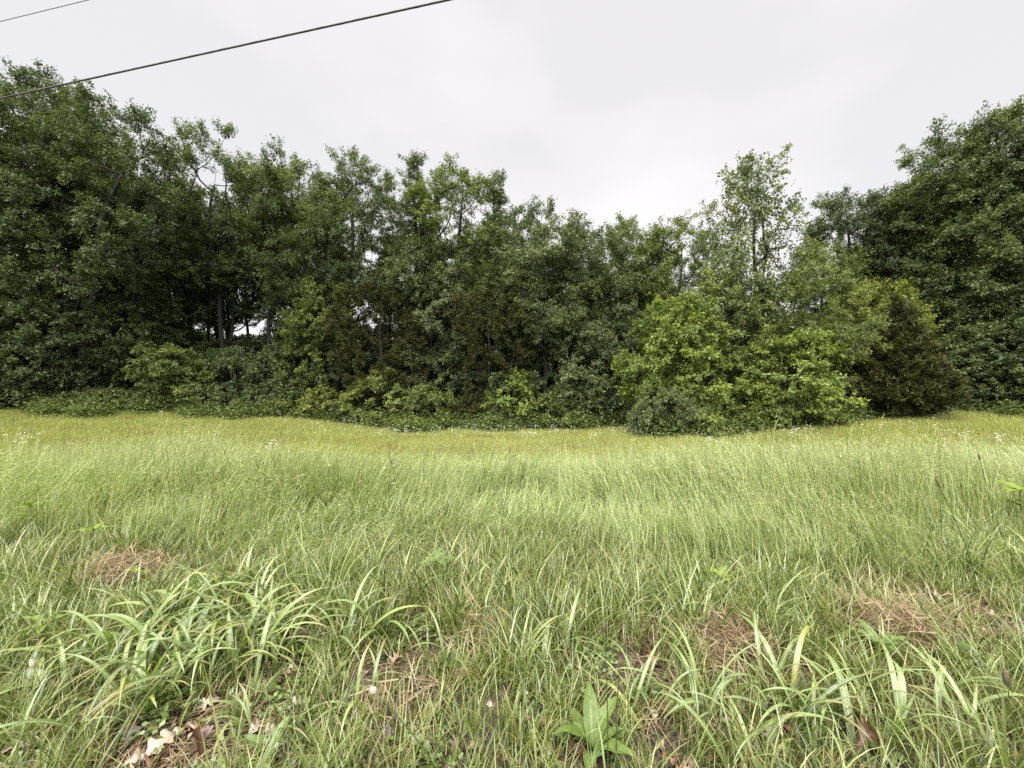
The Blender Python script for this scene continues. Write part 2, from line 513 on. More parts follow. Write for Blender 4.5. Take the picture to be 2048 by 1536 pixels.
# --- tall trees, from left to right
T(-70, 150, 21.5, 120, 'dark oak cut off by the left edge of the photo, its crown behind the cable', DEEP, store=big, base=0.30, nclump=85, top_px=-10)
T(60, 118, 23.5, 105, 'tallest dark oak at far left, its spiky top crossing the overhead cable', DEEP, store=big, base=0.30, nclump=90, top_px=70)
T(172, 148, 26.0, 80, 'dark oak whose pointed top rises just under the cable', DEEP, store=big, base=0.35, nclump=70, top_px=130, prof='tall')
T(168, 188, 23.0, 125, 'broad oak with dark leaning trunk and rounded crown beside the gap at left', DEEP, store=big, base=0.36, nclump=95, top_px=235, wander=2.0, trunk_r=0.27)
T(300, 350, 26.5, 85, 'lower oak filling the dip between the high left trees and the next peak', DEEP, store=big, base=0.30, nclump=75)
T(448, 272, 28.0, 112, 'oak with a forked black trunk standing over the low sky gap', MID, store=big, base=0.47, nclump=85, top_px=430, fork=1, wander=1.6, trunk_r=0.15)
T(397, 355, 30.0, 62, 'slim oak with a leaning trunk left of the forked oak', MID, base=0.50, nclump=45, top_px=375, wander=2.4, trunk_r=0.12)
T(541, 318, 28.5, 62, 'thin crooked oak standing right of the low sky gap', MID, base=0.50, nclump=50, top_px=520, wander=3.2, trunk_r=0.12)
T(365, 430, 31.0, 50, 'slim dark oak in shade at the left end of the low sky gap', DEEP, base=0.45, nclump=34, top_px=380, wander=2.2, trunk_r=0.09)
T(425, 450, 32.0, 48, 'thin straight oak seen between the leaning and the forked one', DEEP, base=0.45, nclump=32, top_px=410, wander=1.6, trunk_r=0.09)
T(508, 430, 30.5, 50, 'slim dark oak leaning left in the low sky gap', DEEP, base=0.45, nclump=36, top_px=480, wander=2.6, trunk_r=0.10)
T(575, 440, 30.0, 50, 'slim oak at the right end of the low sky gap', DEEP, base=0.42, nclump=36, top_px=585, wander=2.2, trunk_r=0.09)
T(615, 296, 28.0, 95, 'rounded oak with a broad level top, left of the twin limbed oak', MID, store=big, base=0.42, nclump=80, top_px=600)
T(690, 308, 28.0, 92, 'oak with two wide spreading limbs showing against the sky', MID, store=big, base=0.44, nclump=78, top_px=705, fork=1, trunk_r=0.24)
T(835, 286, 28.0, 66, 'slender oak whose narrow top is the highest peak near the middle', MID, store=big, base=0.44, nclump=70, top_px=828, prof='tall')
T(905, 322, 29.0, 70, 'airy oak in the middle of the wood with a flat topped crown', FRESH, store=big, base=0.40, nclump=70, top_px=925, fork=1)
T(978, 326, 28.5, 50, 'narrow oak where the treetops start to fall to the right, sky behind its tip', MID, base=0.36, nclump=60, top_px=992, prof='tall')
T(1040, 392, 27.0, 48, 'small oak on the downward step just right of the narrow oak', MID, base=0.35, nclump=50, top_px=1030, fork=1)
T(1085, 412, 26.0, 85, 'wide grey green oak with an ascending forked trunk above the bright leafy bush', GREY, store=big, base=0.42, nclump=75, fork=1, top_px=1100)
T(1185, 424, 28.5, 70, 'low rounded oak right of the grey green forked one', GREY, base=0.30, nclump=70, top_px=1180)
T(1265, 424, 30.0, 68, 'oak with a light green tip at the lowest stretch of the treeline', FRESH, base=0.32, nclump=70)
T(1338, 416, 28.5, 90, 'spreading fresh green oak left of the thin see-through tree', FRESH, store=big, base=0.42, nclump=75, top_px=1365, fork=1)
T(1518, 304, 21.5, 92, 'thin see-through tree with pale leaves standing alone above the treeline', (0.150, 0.180, 0.095), name='poplar_tree', base=0.30, nclump=160, lpc=90, L=0.13, Wd=0.12, cr=0.62, prof='fan', kite=True, fork=2, top_px=1508, trunk_top=0.93, trunk_r=0.13, shell=0.05)
T(1640, 460, 25.0, 60, 'small pale tree filling the notch between the thin tree and the right hand oaks', FRESH, base=0.25, nclump=60, lpc=330)
T(1690, 366, 27.0, 85, 'dark oak with a lobed crown right of the thin see-through tree', DEEP, store=big, base=0.42, nclump=75)
T(1775, 372, 26.0, 80, 'dark oak in the shoulder below the tallest right hand oak', DEEP, base=0.32, nclump=80)
T(1895, 236, 23.0, 105, 'tall oak whose ragged outer limbs reach over the shoulder at right', MID, store=big, base=0.30, nclump=95, fork=1, top_px=1900, trunk_r=0.26)
T(1990, 205, 21.5, 95, 'tallest oak at the right, its peak near the upper right corner', MID, base=0.28, nclump=76, top_px=1995)
T(2110, 235, 20.0, 110, 'dark oak cut off by the right edge of the photo', MID, base=0.28, nclump=74)
T(1850, 330, 25.5, 75, 'oak crown seen in the gap behind the two tallest right hand oaks', DEEP, base=0.30, nclump=70)

# --- cedars
ck = dict(name='cedar_tree', conifer=True, prof='cone', base=0.05, group='rust green cedars', L=0.15, Wd=0.062, flat=0.35, sky_twigs=9, store=cedars, trunk_top=0.97, shell=0.12)
T(1800, 590, 19.9, 92, 'large rusty green cedar with foliage down to the grass at right', BROWNG, nclump=170, lpc=330, cr=0.55, trunk_r=0.13, **ck)
T(760, 572, 26.5, 82, 'rusty dark cedar behind the rounded pale bush', BROWNG, nclump=120, lpc=360, cr=0.66, trunk_r=0.12, **{**ck, 'prof': 'oak', 'base': 0.12})
kk = dict(ck); kk['base'] = 0.40; kk['prof'] = 'oak'
cedar_dead = T(975, 590, 25.5, 85, 'dark cedar with bare grey dead branches low on its trunk', BROWNG, nclump=95, lpc=360, cr=0.60, trunk_r=0.11, **kk)
T(936, 765, 24.5, 32, 'knee high brown cedar between the rounded bushes', BROWNG, nclump=40, lpc=160, cr=0.34, trunk_r=0.04, **ck)
rng = np.random.default_rng(5)
for k in range(13):
    a = rng.uniform(0, 2 * PI); z0 = rng.uniform(1.0, 4.0); ln = rng.uniform(0.8, 1.7)
    w = Acc(); d = np.array([math.cos(a), math.sin(a), rng.uniform(-0.25, 0.35)])
    pts = [np.array([0, 0, z0]) + d * ln * s + np.array([0, 0, 0.18 * s * s * ln]) + rng.normal(0, 0.02, 3) for s in np.linspace(0.02, 1, 7)]
    tube(w, pts, np.linspace(0.022, 0.007, 7), 5)
    for s in (2, 3, 4, 5):
        e = nrm(d + rng.normal(0, 0.6, 3)); tube(w, [pts[s], pts[s] + e * ln * 0.16, pts[s] + e * ln * 0.3 + np.array([0, 0, .03])], [0.010, 0.007, 0.004], 4)
    obj('dead_branch', w.mesh('dead_branch'), M['dead_wood'], cedar_dead, label='bare grey dead branch')

# --- understorey trees in front
uk = dict(name='young_tree', group='young trees in front of the wood', base=0.06, L=0.14, Wd=0.09)
U = lambda *a, **k: T(*a, **{**uk, **k})
U(1368, 590, 20.5, 92, 'bright yellow green young tree left of the thin tree, leafy to the ground', LIME, nclump=115, lpc=360, cr=0.62, store=small, trunk_r=0.08)
U(1450, 545, 21.5, 100, 'pale green young tree directly left of the thin tree trunk', (0.150, 0.188, 0.066), nclump=85, lpc=360, cr=0.68, store=small, trunk_r=0.08)
U(1590, 530, 21.8, 110, 'pale small leaved young tree directly right of the thin tree trunk', (0.150, 0.185, 0.070), nclump=115, lpc=430, cr=0.68, L=0.11, Wd=0.06, trunk_r=0.08)
U(1600, 660, 19.8, 100, 'low spreading yellow green tree below the thin tree, reaching right over the grass', LIME, nclump=105, lpc=300, cr=0.55, flat=0.45, store=small, trunk_r=0.07)
U(1735, 560, 22.6, 92, 'yellow tipped young tree leaning over the large cedar', (0.130, 0.158, 0.038), nclump=105, lpc=320, cr=0.68, top_px=1775, store=small, trunk_r=0.09)
U(1665, 640, 21.5, 60, 'fresh green young tree wedged left of the large cedar', FRESH, nclump=60, lpc=300, cr=0.6, trunk_r=0.07)
U(632, 560, 26.5, 66, 'fresh green young tree left of the rusty dark cedar', FRESH, nclump=85, lpc=380, cr=0.7, store=small)
U(868, 535, 26.8, 70, 'grey green young tree between the two dark cedars', GREY, nclump=90, lpc=380, cr=0.72, store=small)
U(1180, 640, 25.0, 72, 'dull green drooping young tree right of the grey green forked oak', GREY, nclump=75, lpc=360, cr=0.68, store=small)
U(1120, 640, 27.0, 60, 'dark young tree under the grey green forked oak', MID, nclump=65, lpc=380, cr=0.7)
U(1255, 610, 25.5, 60, 'dark green young tree behind the left edge of the yellow green one', DEEP, nclump=70, lpc=380, cr=0.7)
U(250, 540, 25.0, 85, 'dense young tree left of the low sky gap', MID, nclump=95, lpc=380, cr=0.75, store=small)
U(95, 590, 22.0, 90, 'dark leafy young tree under the tallest left oak', DEEP, nclump=95, lpc=380, cr=0.75, store=small)
U(-60, 560, 20.5, 90, 'dark young tree cut off by the left edge of the photo', DEEP, nclump=85, lpc=380, cr=0.75)
U(345, 690, 24.5, 70, 'fresh green layered sapling below the low sky gap', FRESH, nclump=65, lpc=310, cr=0.62, flat=0.45, store=small)
U(1900, 560, 22.5, 70, 'dark young tree directly behind the right side of the large cedar', DEEP, nclump=80, lpc=380, cr=0.75)
U(1985, 640, 20.5, 75, 'dark layered young tree under the tallest right oak', MID, nclump=75, lpc=380, cr=0.7, flat=0.4, store=small)
U(2100, 560, 19.0, 90, 'dark young tree cut off by the right edge of the photo', DEEP, nclump=80, lpc=380, cr=0.75)
U(470, 700, 26.5, 70, 'dark sapling under the forked oak', DEEP, nclump=60, lpc=320, cr=0.66)
U(560, 690, 27.0, 55, 'dark sapling right of the crooked oak trunk', DEEP, nclump=50, lpc=320, cr=0.66)
U(715, 640, 28.0, 60, 'dark sapling under the oak with two spreading limbs', DEEP, nclump=55, lpc=320, cr=0.7)
U(1030, 650, 28.0, 60, 'dark sapling right of the cedar with dead branches', DEEP, nclump=55, lpc=320, cr=0.7)

# --- bushes along the edge of the field
bk = dict(name='bush', cat='bush', group='bushes along the edge of the field', base=0.02, prof='bush', L=0.12, Wd=0.08, trunk_top=0.55, cr=0.42, fork=3, trunk_r=0.035, shell=0.3)
B = lambda *a, **k: T(*a, **{**bk, **k})
B(757, 735, 24.6, 58, 'rounded pale green bush below the rusty dark cedar, highest of the edge bushes', (0.175, 0.215, 0.075), nclump=70, lpc=230, store=shrubs)
B(850, 772, 24.3, 68, 'broad dark green bush touching the right side of the tallest rounded bush', FRESH, nclump=70, lpc=230, store=shrubs)
B(640, 775, 25.4, 52, 'yellowish bush left of the tallest rounded bush', (0.165, 0.195, 0.060), nclump=55, lpc=220, store=shrubs)
B(1030, 740, 24.5, 62, 'bush with bright large leaves just right of the dead branches', (0.165, 0.225, 0.070), nclump=60, lpc=110, L=0.18, Wd=0.12, kite=True, store=shrubs)
B(1130, 768, 24.8, 60, 'fresh green bush in the middle of the dark wood edge', FRESH, nclump=60, lpc=220, store=shrubs)
B(1215, 785, 24.8, 55, 'dark bush right of the fresh green middle bush', DEEP, nclump=50, lpc=220)
B(985, 800, 24.4, 50, 'low dark bush under the bright large leaved one', MID, nclump=45, lpc=220)
B(1320, 772, 19.2, 72, 'bluish green bush bulging farthest into the field', (0.110, 0.145, 0.072), nclump=85, lpc=240, L=0.10, Wd=0.05, store=shrubs)
B(1395, 798, 19.0, 48, 'low yellow green bush leaning on the bluish green one', LIME, nclump=50, lpc=220)
B(1520, 782, 19.0, 62, 'low yellow green layered bush under the thin tree', (0.105, 0.140, 0.036), nclump=65, lpc=230, flat=0.4, store=shrubs)
B(1600, 800, 19.6, 45, 'low green bush below the spreading yellow green tree', FRESH, nclump=45, lpc=220)
B(1690, 800, 21.0, 45, 'small fresh bush at the left foot of the large cedar', FRESH, nclump=45, lpc=220)
B(200, 772, 22.5, 70, 'pale layered bush at the foot of the leaning trunk oak', GREY, nclump=65, lpc=230, flat=0.4, store=shrubs)
B(110, 775, 22.0, 60, 'dark bush below the tallest left oak', DEEP, nclump=55, lpc=230)
B(-10, 770, 21.0, 70, 'dark bush at the left edge of the photo', DEEP, nclump=55, lpc=230)
B(300, 778, 23.5, 58, 'green bush left of the layered sapling', MID, nclump=55, lpc=230)
B(420, 770, 24.5, 62, 'dark green bush right of the layered sapling', MID, nclump=55, lpc=230)
B(505, 792, 25.0, 50, 'low pale bush in the middle of the left wood edge', GREY, nclump=50, lpc=220)
B(575, 790, 25.2, 45, 'low fresh green bush left of the yellowish bush', FRESH, nclump=45, lpc=220)
B(700, 795, 24.9, 40, 'low dark bush between the yellowish bush and the tallest rounded one', MID, nclump=40, lpc=220)
B(1905, 770, 21.5, 62, 'pale green bush right of the large cedar', GREY, nclump=60, lpc=230, flat=0.4)
B(2010, 775, 20.3, 70, 'layered green bush near the right edge of the photo', MID, nclump=60, lpc=230, flat=0.4)

# --- the depth of the wood: rows of trees that nothing tells apart
rng = np.random.default_rng(21)
def reuse(lst, px, D, hf, label, cat, name, group, colors, wide=1.0, yy=0.0):
    me, H, R = lst[int(rng.integers(len(lst)))]
    x = (px - 1024) / F * D; z = float(hgt(x, D))
    s = hf / H
    sw = s ** 0.6 * wide
    c = np.array(colors[int(rng.integers(len(colors)))]) * rng.uniform(0.85, 1.15)
    t = place(name, label, cat, (x, D, z), me, tuple(c), group=group, rz=rng.uniform(0, 2 * PI), sc=(sw, sw, s),
              bark='cedar_bark' if lst is cedars else 'bark', leaf='needle' if lst is cedars else 'leaf')
    return t
def topline(px):
    xs = [-600, 0, 60, 160, 300, 350, 430, 600, 700, 830, 925, 1000, 1090, 1270, 1450, 1640, 1700, 1780, 1900, 2000, 2700]
    ys = [150, 170, 140, 180, 260, 380, 320, 330, 340, 360, 370, 380, 440, 450, 470, 520, 410, 400, 280, 240, 200]
    return float(np.interp(px, xs, ys))
for row, (D0, n) in enumerate(((32.5, 19), (38.5, 21))):
    for k in range(n):
        px = -420 + (k + rng.uniform(0.1, 0.9)) * 2890 / n
        D = D0 + rng.uniform(-1.8, 1.8)
        x = (px - 1024) / F * D
        if abs(px - 480) < 60 and rng.uniform() < 0.4: continue
        top = topline(px) + rng.uniform(50, 140)
        hf = CAMH + (768 - top) / F * D - float(hgt(x, D))
        hf = min(hf, 23.0)
        reuse(big, px, D, hf, 'dark oak standing deep inside the wood behind the front row', 'tree', 'oak_tree', 'oaks deep inside the wood', [DEEP, MID, DEEP], 1.0)
for row, (D0, n, h0, h1) in enumerate(((29.5, 30, 4.6, 7.0), (34.5, 30, 5.0, 7.6), (41.0, 30, 6.5, 9.0))):
    for k in range(n):
        px = -420 + (k + rng.uniform(0.1, 0.9)) * 2890 / n
        D = D0 + rng.uniform(-1.6, 1.6)
        hf = rng.uniform(h0, h1) * (1.15 if px < 300 or px > 1650 else 1.0)
        if abs(px - 480) < 130: hf = rng.uniform(4.6, 5.6) + row * 0.7
        reuse(small, px, D, hf, 'dim understorey sapling between the trunks deep in the wood', 'tree', 'understorey_sapling', 'saplings deep inside the wood', [DEEP, MID, DEEP, GREY], 1.35)
for k in range(26):
    px = -400 + (k + rng.uniform(0.1, 0.9)) * 2850 / 26
    reuse(shrubs, px, 26.8 + rng.uniform(-0.8, 0.8), rng.uniform(1.6, 2.8), 'dark shrub in the shade just behind the edge bushes', 'bush', 'shrub', 'shrubs in the shade behind the edge bushes', [DEEP, MID], 1.5)
for k in range(14):
    px = 100 + (k + rng.uniform(0.1, 0.9)) * 1400 / 14
    reuse(small, px, 52 + rng.uniform(-3, 3), rng.uniform(6.5, 8.0), 'pale tree glimpsed through the wood beyond its far side', 'tree', 'young_tree', 'pale trees beyond the far side of the wood', [LIME, FRESH], 1.6)
# trees beyond the frame on both sides, so that a step aside still meets the wood
for px, D in ((-330, 20), (-230, 21), (-160, 23.5), (2200, 19.5), (2300, 20.5), (2390, 19)):
    reuse(big, px, D, 14.5, 'dark oak just outside the photo at the end of the front row', 'tree', 'oak_tree', 'oaks beyond the frame', [DEEP], 1.0)
    reuse(small, px + 40, D - 1.2, 7, 'dark sapling just outside the photo at the end of the front row', 'tree', 'young_tree', 'saplings beyond the frame', [DEEP], 1.3)

# ------------------------------------------------------------------ grass and ground cover
def blades(acc, rng, n, rad, h, w, lean=0.3, curve=0.8, segs=4, yaw_sp=0.6, up=0.0, seed_heads=0.0, hsd=0.25, fold=0.0):
    """n blades round the origin, leaning towards +X on the whole"""
    r = rad * np.sqrt(rng.uniform(0, 1, n)); th = rng.uniform(0, 2 * PI, n)
    bx, by = r * np.cos(th), r * np.sin(th)
    hh = h * np.clip(rng.normal(1, hsd, n), 0.35, 1.6)
    az = rng.normal(0, yaw_sp, n) if yaw_sp < 3 else rng.uniform(0, 2 * PI, n)
    l0 = np.abs(rng.normal(lean * 0.5, 0.10, n)); l1 = l0 + np.abs(rng.normal(lean * curve, 0.25 * curve, n))
    s = np.linspace(0, 1, segs + 1)
    ang = l0[:, None] + (l1 - l0)[:, None] * s[None, :] ** 1.5
    step = hh[:, None] / segs
    dx = np.sin(ang) * step; dz = np.cos(ang) * step
    px = np.concatenate([np.zeros((n, 1)), np.cumsum(dx[:, :-1], 1)], 1)
    pz = np.concatenate([np.zeros((n, 1)), np.cumsum(dz[:, :-1], 1)], 1)
    ca, sa = np.cos(az)[:, None], np.sin(az)[:, None]
    cx = bx[:, None] + px * ca; cy = by[:, None] + px * sa
    tw = az + PI / 2 + rng.normal(0, 0.7, n)
    ww = (w * rng.uniform(0.5, 1.5, n))[:, None] * np.clip(1.05 - s[None, :] ** 1.6, 0.12, 1) * np.minimum(1, 0.55 + s[None, :] * 2)
    ox = np.cos(tw)[:, None] * ww / 2; oy = np.sin(tw)[:, None] * ww / 2
    v = np.stack([np.stack([cx - ox, cy - oy, pz], -1), np.stack([cx + ox, cy + oy, pz], -1)], 2)   # n, segs+1, 2, 3
    v = v.reshape(-1, 3)
    b = np.arange(n)[:, None] * (segs + 1) * 2; k = np.arange(segs)[None, :] * 2
    a = (b + k)
    q = np.stack([a, a + 1, a + 3, a + 2], -1).reshape(-1, 4)
    acc.add(v, q, tone=0.0)
    ns = int(n * seed_heads)
    if ns:
        tx, ty, tz = cx[:ns, -1], cy[:ns, -1], pz[:ns, -1]
        tdir = nrm(np.stack([np.sin(l1[:ns]) * np.cos(az[:ns]), np.sin(l1[:ns]) * np.sin(az[:ns]), np.cos(l1[:ns])], -1))
        m = 9
        for k in range(m):
            u = k / (m - 1)
            pp = np.stack([tx, ty, tz], -1) + tdir * (u - 0.55)[..., None] * 0.13 if False else np.stack([tx, ty, tz], -1) + tdir * (u - 0.65) * 0.15
            jd = nrm(tdir * 1.6 + rng.normal(0, 0.5, (ns, 3)))
            leaves(acc, pp + rng.normal(0, 0.004, (ns, 3)), jd, nrm(rng.normal(0, 1, (ns, 3))), 0.020 * (1.2 - 0.5 * u), 0.0065, rng.uniform(0.5, 1.0, ns))

def scatter(name, variants, mat, pts, rot, scl, idx, label=None):
    """one countless sward: clumps instanced on points"""
    col = bpy.data.collections.new(name + '_clumps')
    for k, me in enumerate(variants):
        if not me.materials: me.materials.append(mat)
        col.objects.link(bpy.data.objects.new('%s_clump_%02d' % (name, k), me))
    n = len(pts)
    me = bpy.data.meshes.new(name)
    me.vertices.add(n); me.vertices.foreach_set('co', np.ascontiguousarray(pts, np.float32).ravel())
    a = me.attributes.new('rot', 'FLOAT_VECTOR', 'POINT'); a.data.foreach_set('vector', np.ascontiguousarray(rot, np.float32).ravel())
    a = me.attributes.new('scl', 'FLOAT_VECTOR', 'POINT'); a.data.foreach_set('vector', np.ascontiguousarray(scl, np.float32).ravel())
    a = me.attributes.new('idx', 'INT', 'POINT'); a.data.foreach_set('value', np.ascontiguousarray(idx, np.int32))
    me.update()
    ng = bpy.data.node_groups.new(name, 'GeometryNodeTree')
    ng.interface.new_socket('Geometry', in_out='INPUT', socket_type='NodeSocketGeometry')
    ng.interface.new_socket('Geometry', in_out='OUTPUT', socket_type='NodeSocketGeometry')
    gi = ng.nodes.new('NodeGroupInput'); go = ng.nodes.new('NodeGroupOutput')
    iop = ng.nodes.new('GeometryNodeInstanceOnPoints'); ci = ng.nodes.new('GeometryNodeCollectionInfo')
    ci.inputs['Collection'].default_value = col
    ci.inputs['Separate Children'].default_value = True; ci.inputs['Reset Children'].default_value = True
    def na(nm, dt):
        x = ng.nodes.new('GeometryNodeInputNamedAttribute'); x.data_type = dt; x.inputs['Name'].default_value = nm; return x.outputs['Attribute']
    e2r = ng.nodes.new('FunctionNodeEulerToRotation')
    ng.links.new(na('rot', 'FLOAT_VECTOR'), e2r.inputs[0])
    ng.links.new(gi.outputs[0], iop.inputs['Points']); ng.links.new(ci.outputs[0], iop.inputs['Instance'])
    iop.inputs['Pick Instance'].default_value = True
    ng.links.new(na('idx', 'INT'), iop.inputs['Instance Index']); ng.links.new(e2r.outputs[0], iop.inputs['Rotation'])
    ng.links.new(na('scl', 'FLOAT_VECTOR'), iop.inputs['Scale']); ng.links.new(iop.outputs[0], go.inputs[0])
    o = obj(name, me, None, kind='stuff')
    if label: o['label'] = label
    md = o.modifiers.new('scatter', 'NODES'); md.node_group = ng
    return o

def field_pts(rng, y0, y1, dens, wide=1.42, pad=0.8):
    area = wide * (y1 * y1 - y0 * y0) + 2 * pad * (y1 - y0)
    n = int(area * dens)
    u = rng.uniform(0, 1, n)
    y = np.sqrt(y0 * y0 + u * (y1 * y1 - y0 * y0))
    x = rng.uniform(-1, 1, n) * (wide * y + pad)
    return x, y

def lean_dir(x, y):
    """direction in which wind has combed the grass: inwards from both sides, swirling"""
    b = np.where(x < 1.0, 0.15, PI - 0.15) * 1.0
    t = sstep(0.0, 2.2, x + 1.6 * (fbm(x * 0.25, y * 0.35, 77) - 0.5) * 4)
    base = 0.2 * (1 - t) + (PI - 0.25) * t
    return base + (fbm(x * 0.4, y * 0.8, 31) - 0.5) * 3.6

def make_scatter(name, mat, rng, x, y, variants, smin=0.8, smax=1.2, yaw=None, idx=None, zs=0.0, sc=None, label=None):
    n = len(x)
    z = hgt(x, y) + zs
    if yaw is None: yaw = rng.uniform(0, 2 * PI, n)
    rot = np.stack([rng.normal(0, 0.05, n), rng.normal(0, 0.05, n), yaw], -1)
    s = rng.uniform(smin, smax, n) if sc is None else sc
    scl = np.stack([s, s, s * rng.uniform(0.85, 1.15, n)], -1)
    if idx is None: idx = rng.integers(0, len(variants), n)
    return scatter(name, variants, mat, np.stack([x, y, z], -1), rot, scl, idx, label)

CLEAR = [(gp(px, py), r) for px, py, r in ((1185, 1500, 0.13), (1190, 1545, 0.11), (340, 1480, 0.20), (300, 1510, 0.18), (1465, 1335, 0.15), (1470, 1390, 0.10), (1770, 1300, 0.17), (250, 1160, 0.22), (250, 1190, 0.20))]
def clear(x, y):
    k = np.ones(len(x), bool)
    for g, r in CLEAR: k &= np.hypot(x - g.x, y - g.y) > r
    return k

def clumps(n, fn):
    out = []
    for k in range(n):
        a = Acc(); fn(a, np.random.default_rng(900 + k), k); out.append(a.mesh('clump'))
    return out

def tall_edge(x):      # where the tall grass ends and the mown, flowery strip starts
    return 10.2 + 1.8 * (fbm(x * 0.14 + 3, x * 0 + 1.5, 5) - 0.5) + 0.02 * np.abs(x)
def near_edge(x):      # where the tall grass starts on the roadside
    return 3.75 + 1.3 * (fbm(x * 0.45 + 9, x * 0, 8) - 0.5) - 0.28 * np.clip(x, 0, 3.5)

M['tall'] = mat_grass('tall_grass', [(0.0, (0.075, 0.105, 0.025)), (0.3, (0.19, 0.235, 0.07)), (0.6, (0.345, 0.42, 0.16)), (0.9, (0.50, 0.56, 0.27)), (1.0, (0.46, 0.35, 0.21))],
                      patch=(0.32, 0.385, 0.13), patch_scale=0.3, transl=0.28, gloss=0.04, tip=(0.52, 0.52, 0.27))
rng = np.random.default_rng(11)
x, y = field_pts(rng, 2.6, 15.5, 52)
k = (y < tall_edge(x) + np.abs(rng.normal(0, 1.3, len(x))) * (fbm(x * 0.6, y * 0.6, 44) > 0.42)) & (y > near_edge(x)); x, y = x[k], y[k]
def f(a, r, k):
    st = k // 3
    blades(a, r, 32, 0.17, (0.60, 0.56, 0.52)[st], 0.0072, lean=(0.28, 0.62, 1.15)[st], curve=(1.0, 1.3, 1.45)[st], segs=5, yaw_sp=(0.9, 0.7, 0.45)[st], seed_heads=(0.28, 0.22, 0.10)[st])
tall_v = clumps(9, f)
ln = 0.03 + 0.75 * fbm(x * 0.30, y * 1.0, 61) + 0.25 * fbm(x * 1.3, y * 1.3, 62) + 0.02 + 0.26 * np.exp(-((y - 8.4) / 2.2) ** 2) * (1 - sstep(2, 7, np.abs(x + 1.5))) + rng.normal(0, 0.06, len(x))
st = np.digitize(ln, [0.50, 0.66])
make_scatter('tall_grass', M['tall'], rng, x, y, tall_v, 0.85, 1.2, yaw=lean_dir(x, y) + rng.normal(0, 0.3, len(x)), idx=st * 3 + rng.integers(0, 3, len(x)), sc=rng.uniform(0.8, 1.2, len(x)) * (0.48 + 0.52 * sstep(-1.0, 1.8, tall_edge(x) - y)) * (0.62 + 0.38 * sstep(0, 1.5, y - near_edge(x))) * (0.52 + 0.92 * fbm(x * 0.45, y * 1.1, 123)), label='tall wind-combed grass with pale seed heads')

# darker stems standing above the rest
M['stem'] = mat_grass('grass_stem', [(0.0, (0.06, 0.09, 0.03)), (0.6, (0.10, 0.135, 0.045)), (1.0, (0.17, 0.17, 0.08))], tip=(0.26, 0.25, 0.13))
x, y = field_pts(rng, 3.0, 11.5, 7.0)
k = (y > near_edge(x) + 0.2) & (fbm(x * 0.5, y * 0.5, 17) > 0.45); x, y = x[k], y[k]
def f(a, r, k): blades(a, r, 3, 0.10, 0.82, 0.006, lean=0.28, curve=0.9, segs=6, yaw_sp=0.8, seed_heads=1.0, hsd=0.12)
make_scatter('seeding_stems', M['stem'], rng, x, y, clumps(5, f), 0.8, 1.15, yaw=lean_dir(x, y), label='dark grass stems standing above the tall grass')

# the mown strip before the wood
M['mown'] = mat_grass('mown_grass', [(0.0, (0.12, 0.165, 0.038)), (0.45, (0.26, 0.305, 0.075)), (0.85, (0.42, 0.44, 0.13)), (1.0, (0.46, 0.36, 0.17))],
                      patch=(0.38, 0.39, 0.10), patch_scale=0.22, transl=0.28, gloss=0.03, patch2=(0.26, 0.17, 0.08), tip=(0.48, 0.44, 0.18))
x, y = field_pts(rng, 8.8, 31, 12)
k = y > tall_edge(x) - 0.7 + rng.normal(0, 0.5, len(x)); x, y = x[k], y[k]
def f(a, r, k): blades(a, r, 90, 0.42, 0.12 + 0.03 * (k % 3), 0.011, lean=0.35, curve=0.9, segs=3, yaw_sp=1.2, seed_heads=0.12)
make_scatter('mown_grass', M['mown'], rng, x, y, clumps(6, f), 0.8, 1.25, yaw=lean_dir(x, y), label='shorter yellowish grass in front of the wood')

# short roadside sward
M['lawn'] = mat_grass('roadside_grass', [(0.0, (0.045, 0.065, 0.015)), (0.35, (0.13, 0.17, 0.034)), (0.75, (0.30, 0.345, 0.10)), (0.92, (0.43, 0.40, 0.19)), (1.0, (0.30, 0.19, 0.11))],
                      patch=(0.18, 0.22, 0.05), patch_scale=0.9, transl=0.28, gloss=0.07)
x, y = field_pts(rng, 0.75, 4.8, 110, wide=1.45, pad=0.5)
k = clear(x, y) & (y < near_edge(x) + 1.4) & (fbm(x * 1.5, y * 1.5, 41) + 0.10 * (y - 1.6) > 0.36 + rng.normal(0, 0.05, len(x))); x, y = x[k], y[k]
def f(a, r, k): blades(a, r, 28, 0.085, 0.13 + 0.02 * (k % 4), 0.0058, lean=0.7, curve=1.3, segs=5, yaw_sp=5, hsd=0.35)
make_scatter('short_grass', M['lawn'], rng, x, y, clumps(8, f), 0.7, 1.35, label='fine short roadside grass')
x, y = field_pts(rng, 0.75, 6.5, 62, wide=1.45, pad=0.5)
k = clear(x, y) & (np.hypot((x - gp(400, 1340).x) / 0.75, (y - gp(400, 1340).y) / 0.42) > rng.uniform(0.4, 1.3, len(x))) & (y < near_edge(x) + 2.2) & (fbm(x * 1.1, y * 1.1, 51) > 0.38); x, y = x[k], y[k]
M['tuft'] = mat_grass('tussock_grass', [(0.0, (0.045, 0.066, 0.015)), (0.45, (0.155, 0.20, 0.04)), (0.9, (0.38, 0.43, 0.15)), (1.0, (0.38, 0.29, 0.14))],
                      patch=(0.20, 0.26, 0.06), patch_scale=0.8, transl=0.28, gloss=0.08)
def f(a, r, k): blades(a, r, 18, 0.06, 0.21 + 0.045 * (k % 4), 0.0095, lean=0.62, curve=1.5, segs=6, yaw_sp=5, hsd=0.3)
make_scatter('tussock_grass', M['tuft'], rng, x, y, clumps(8, f), 0.7, 1.25, label='medium tussocks of green roadside grass')

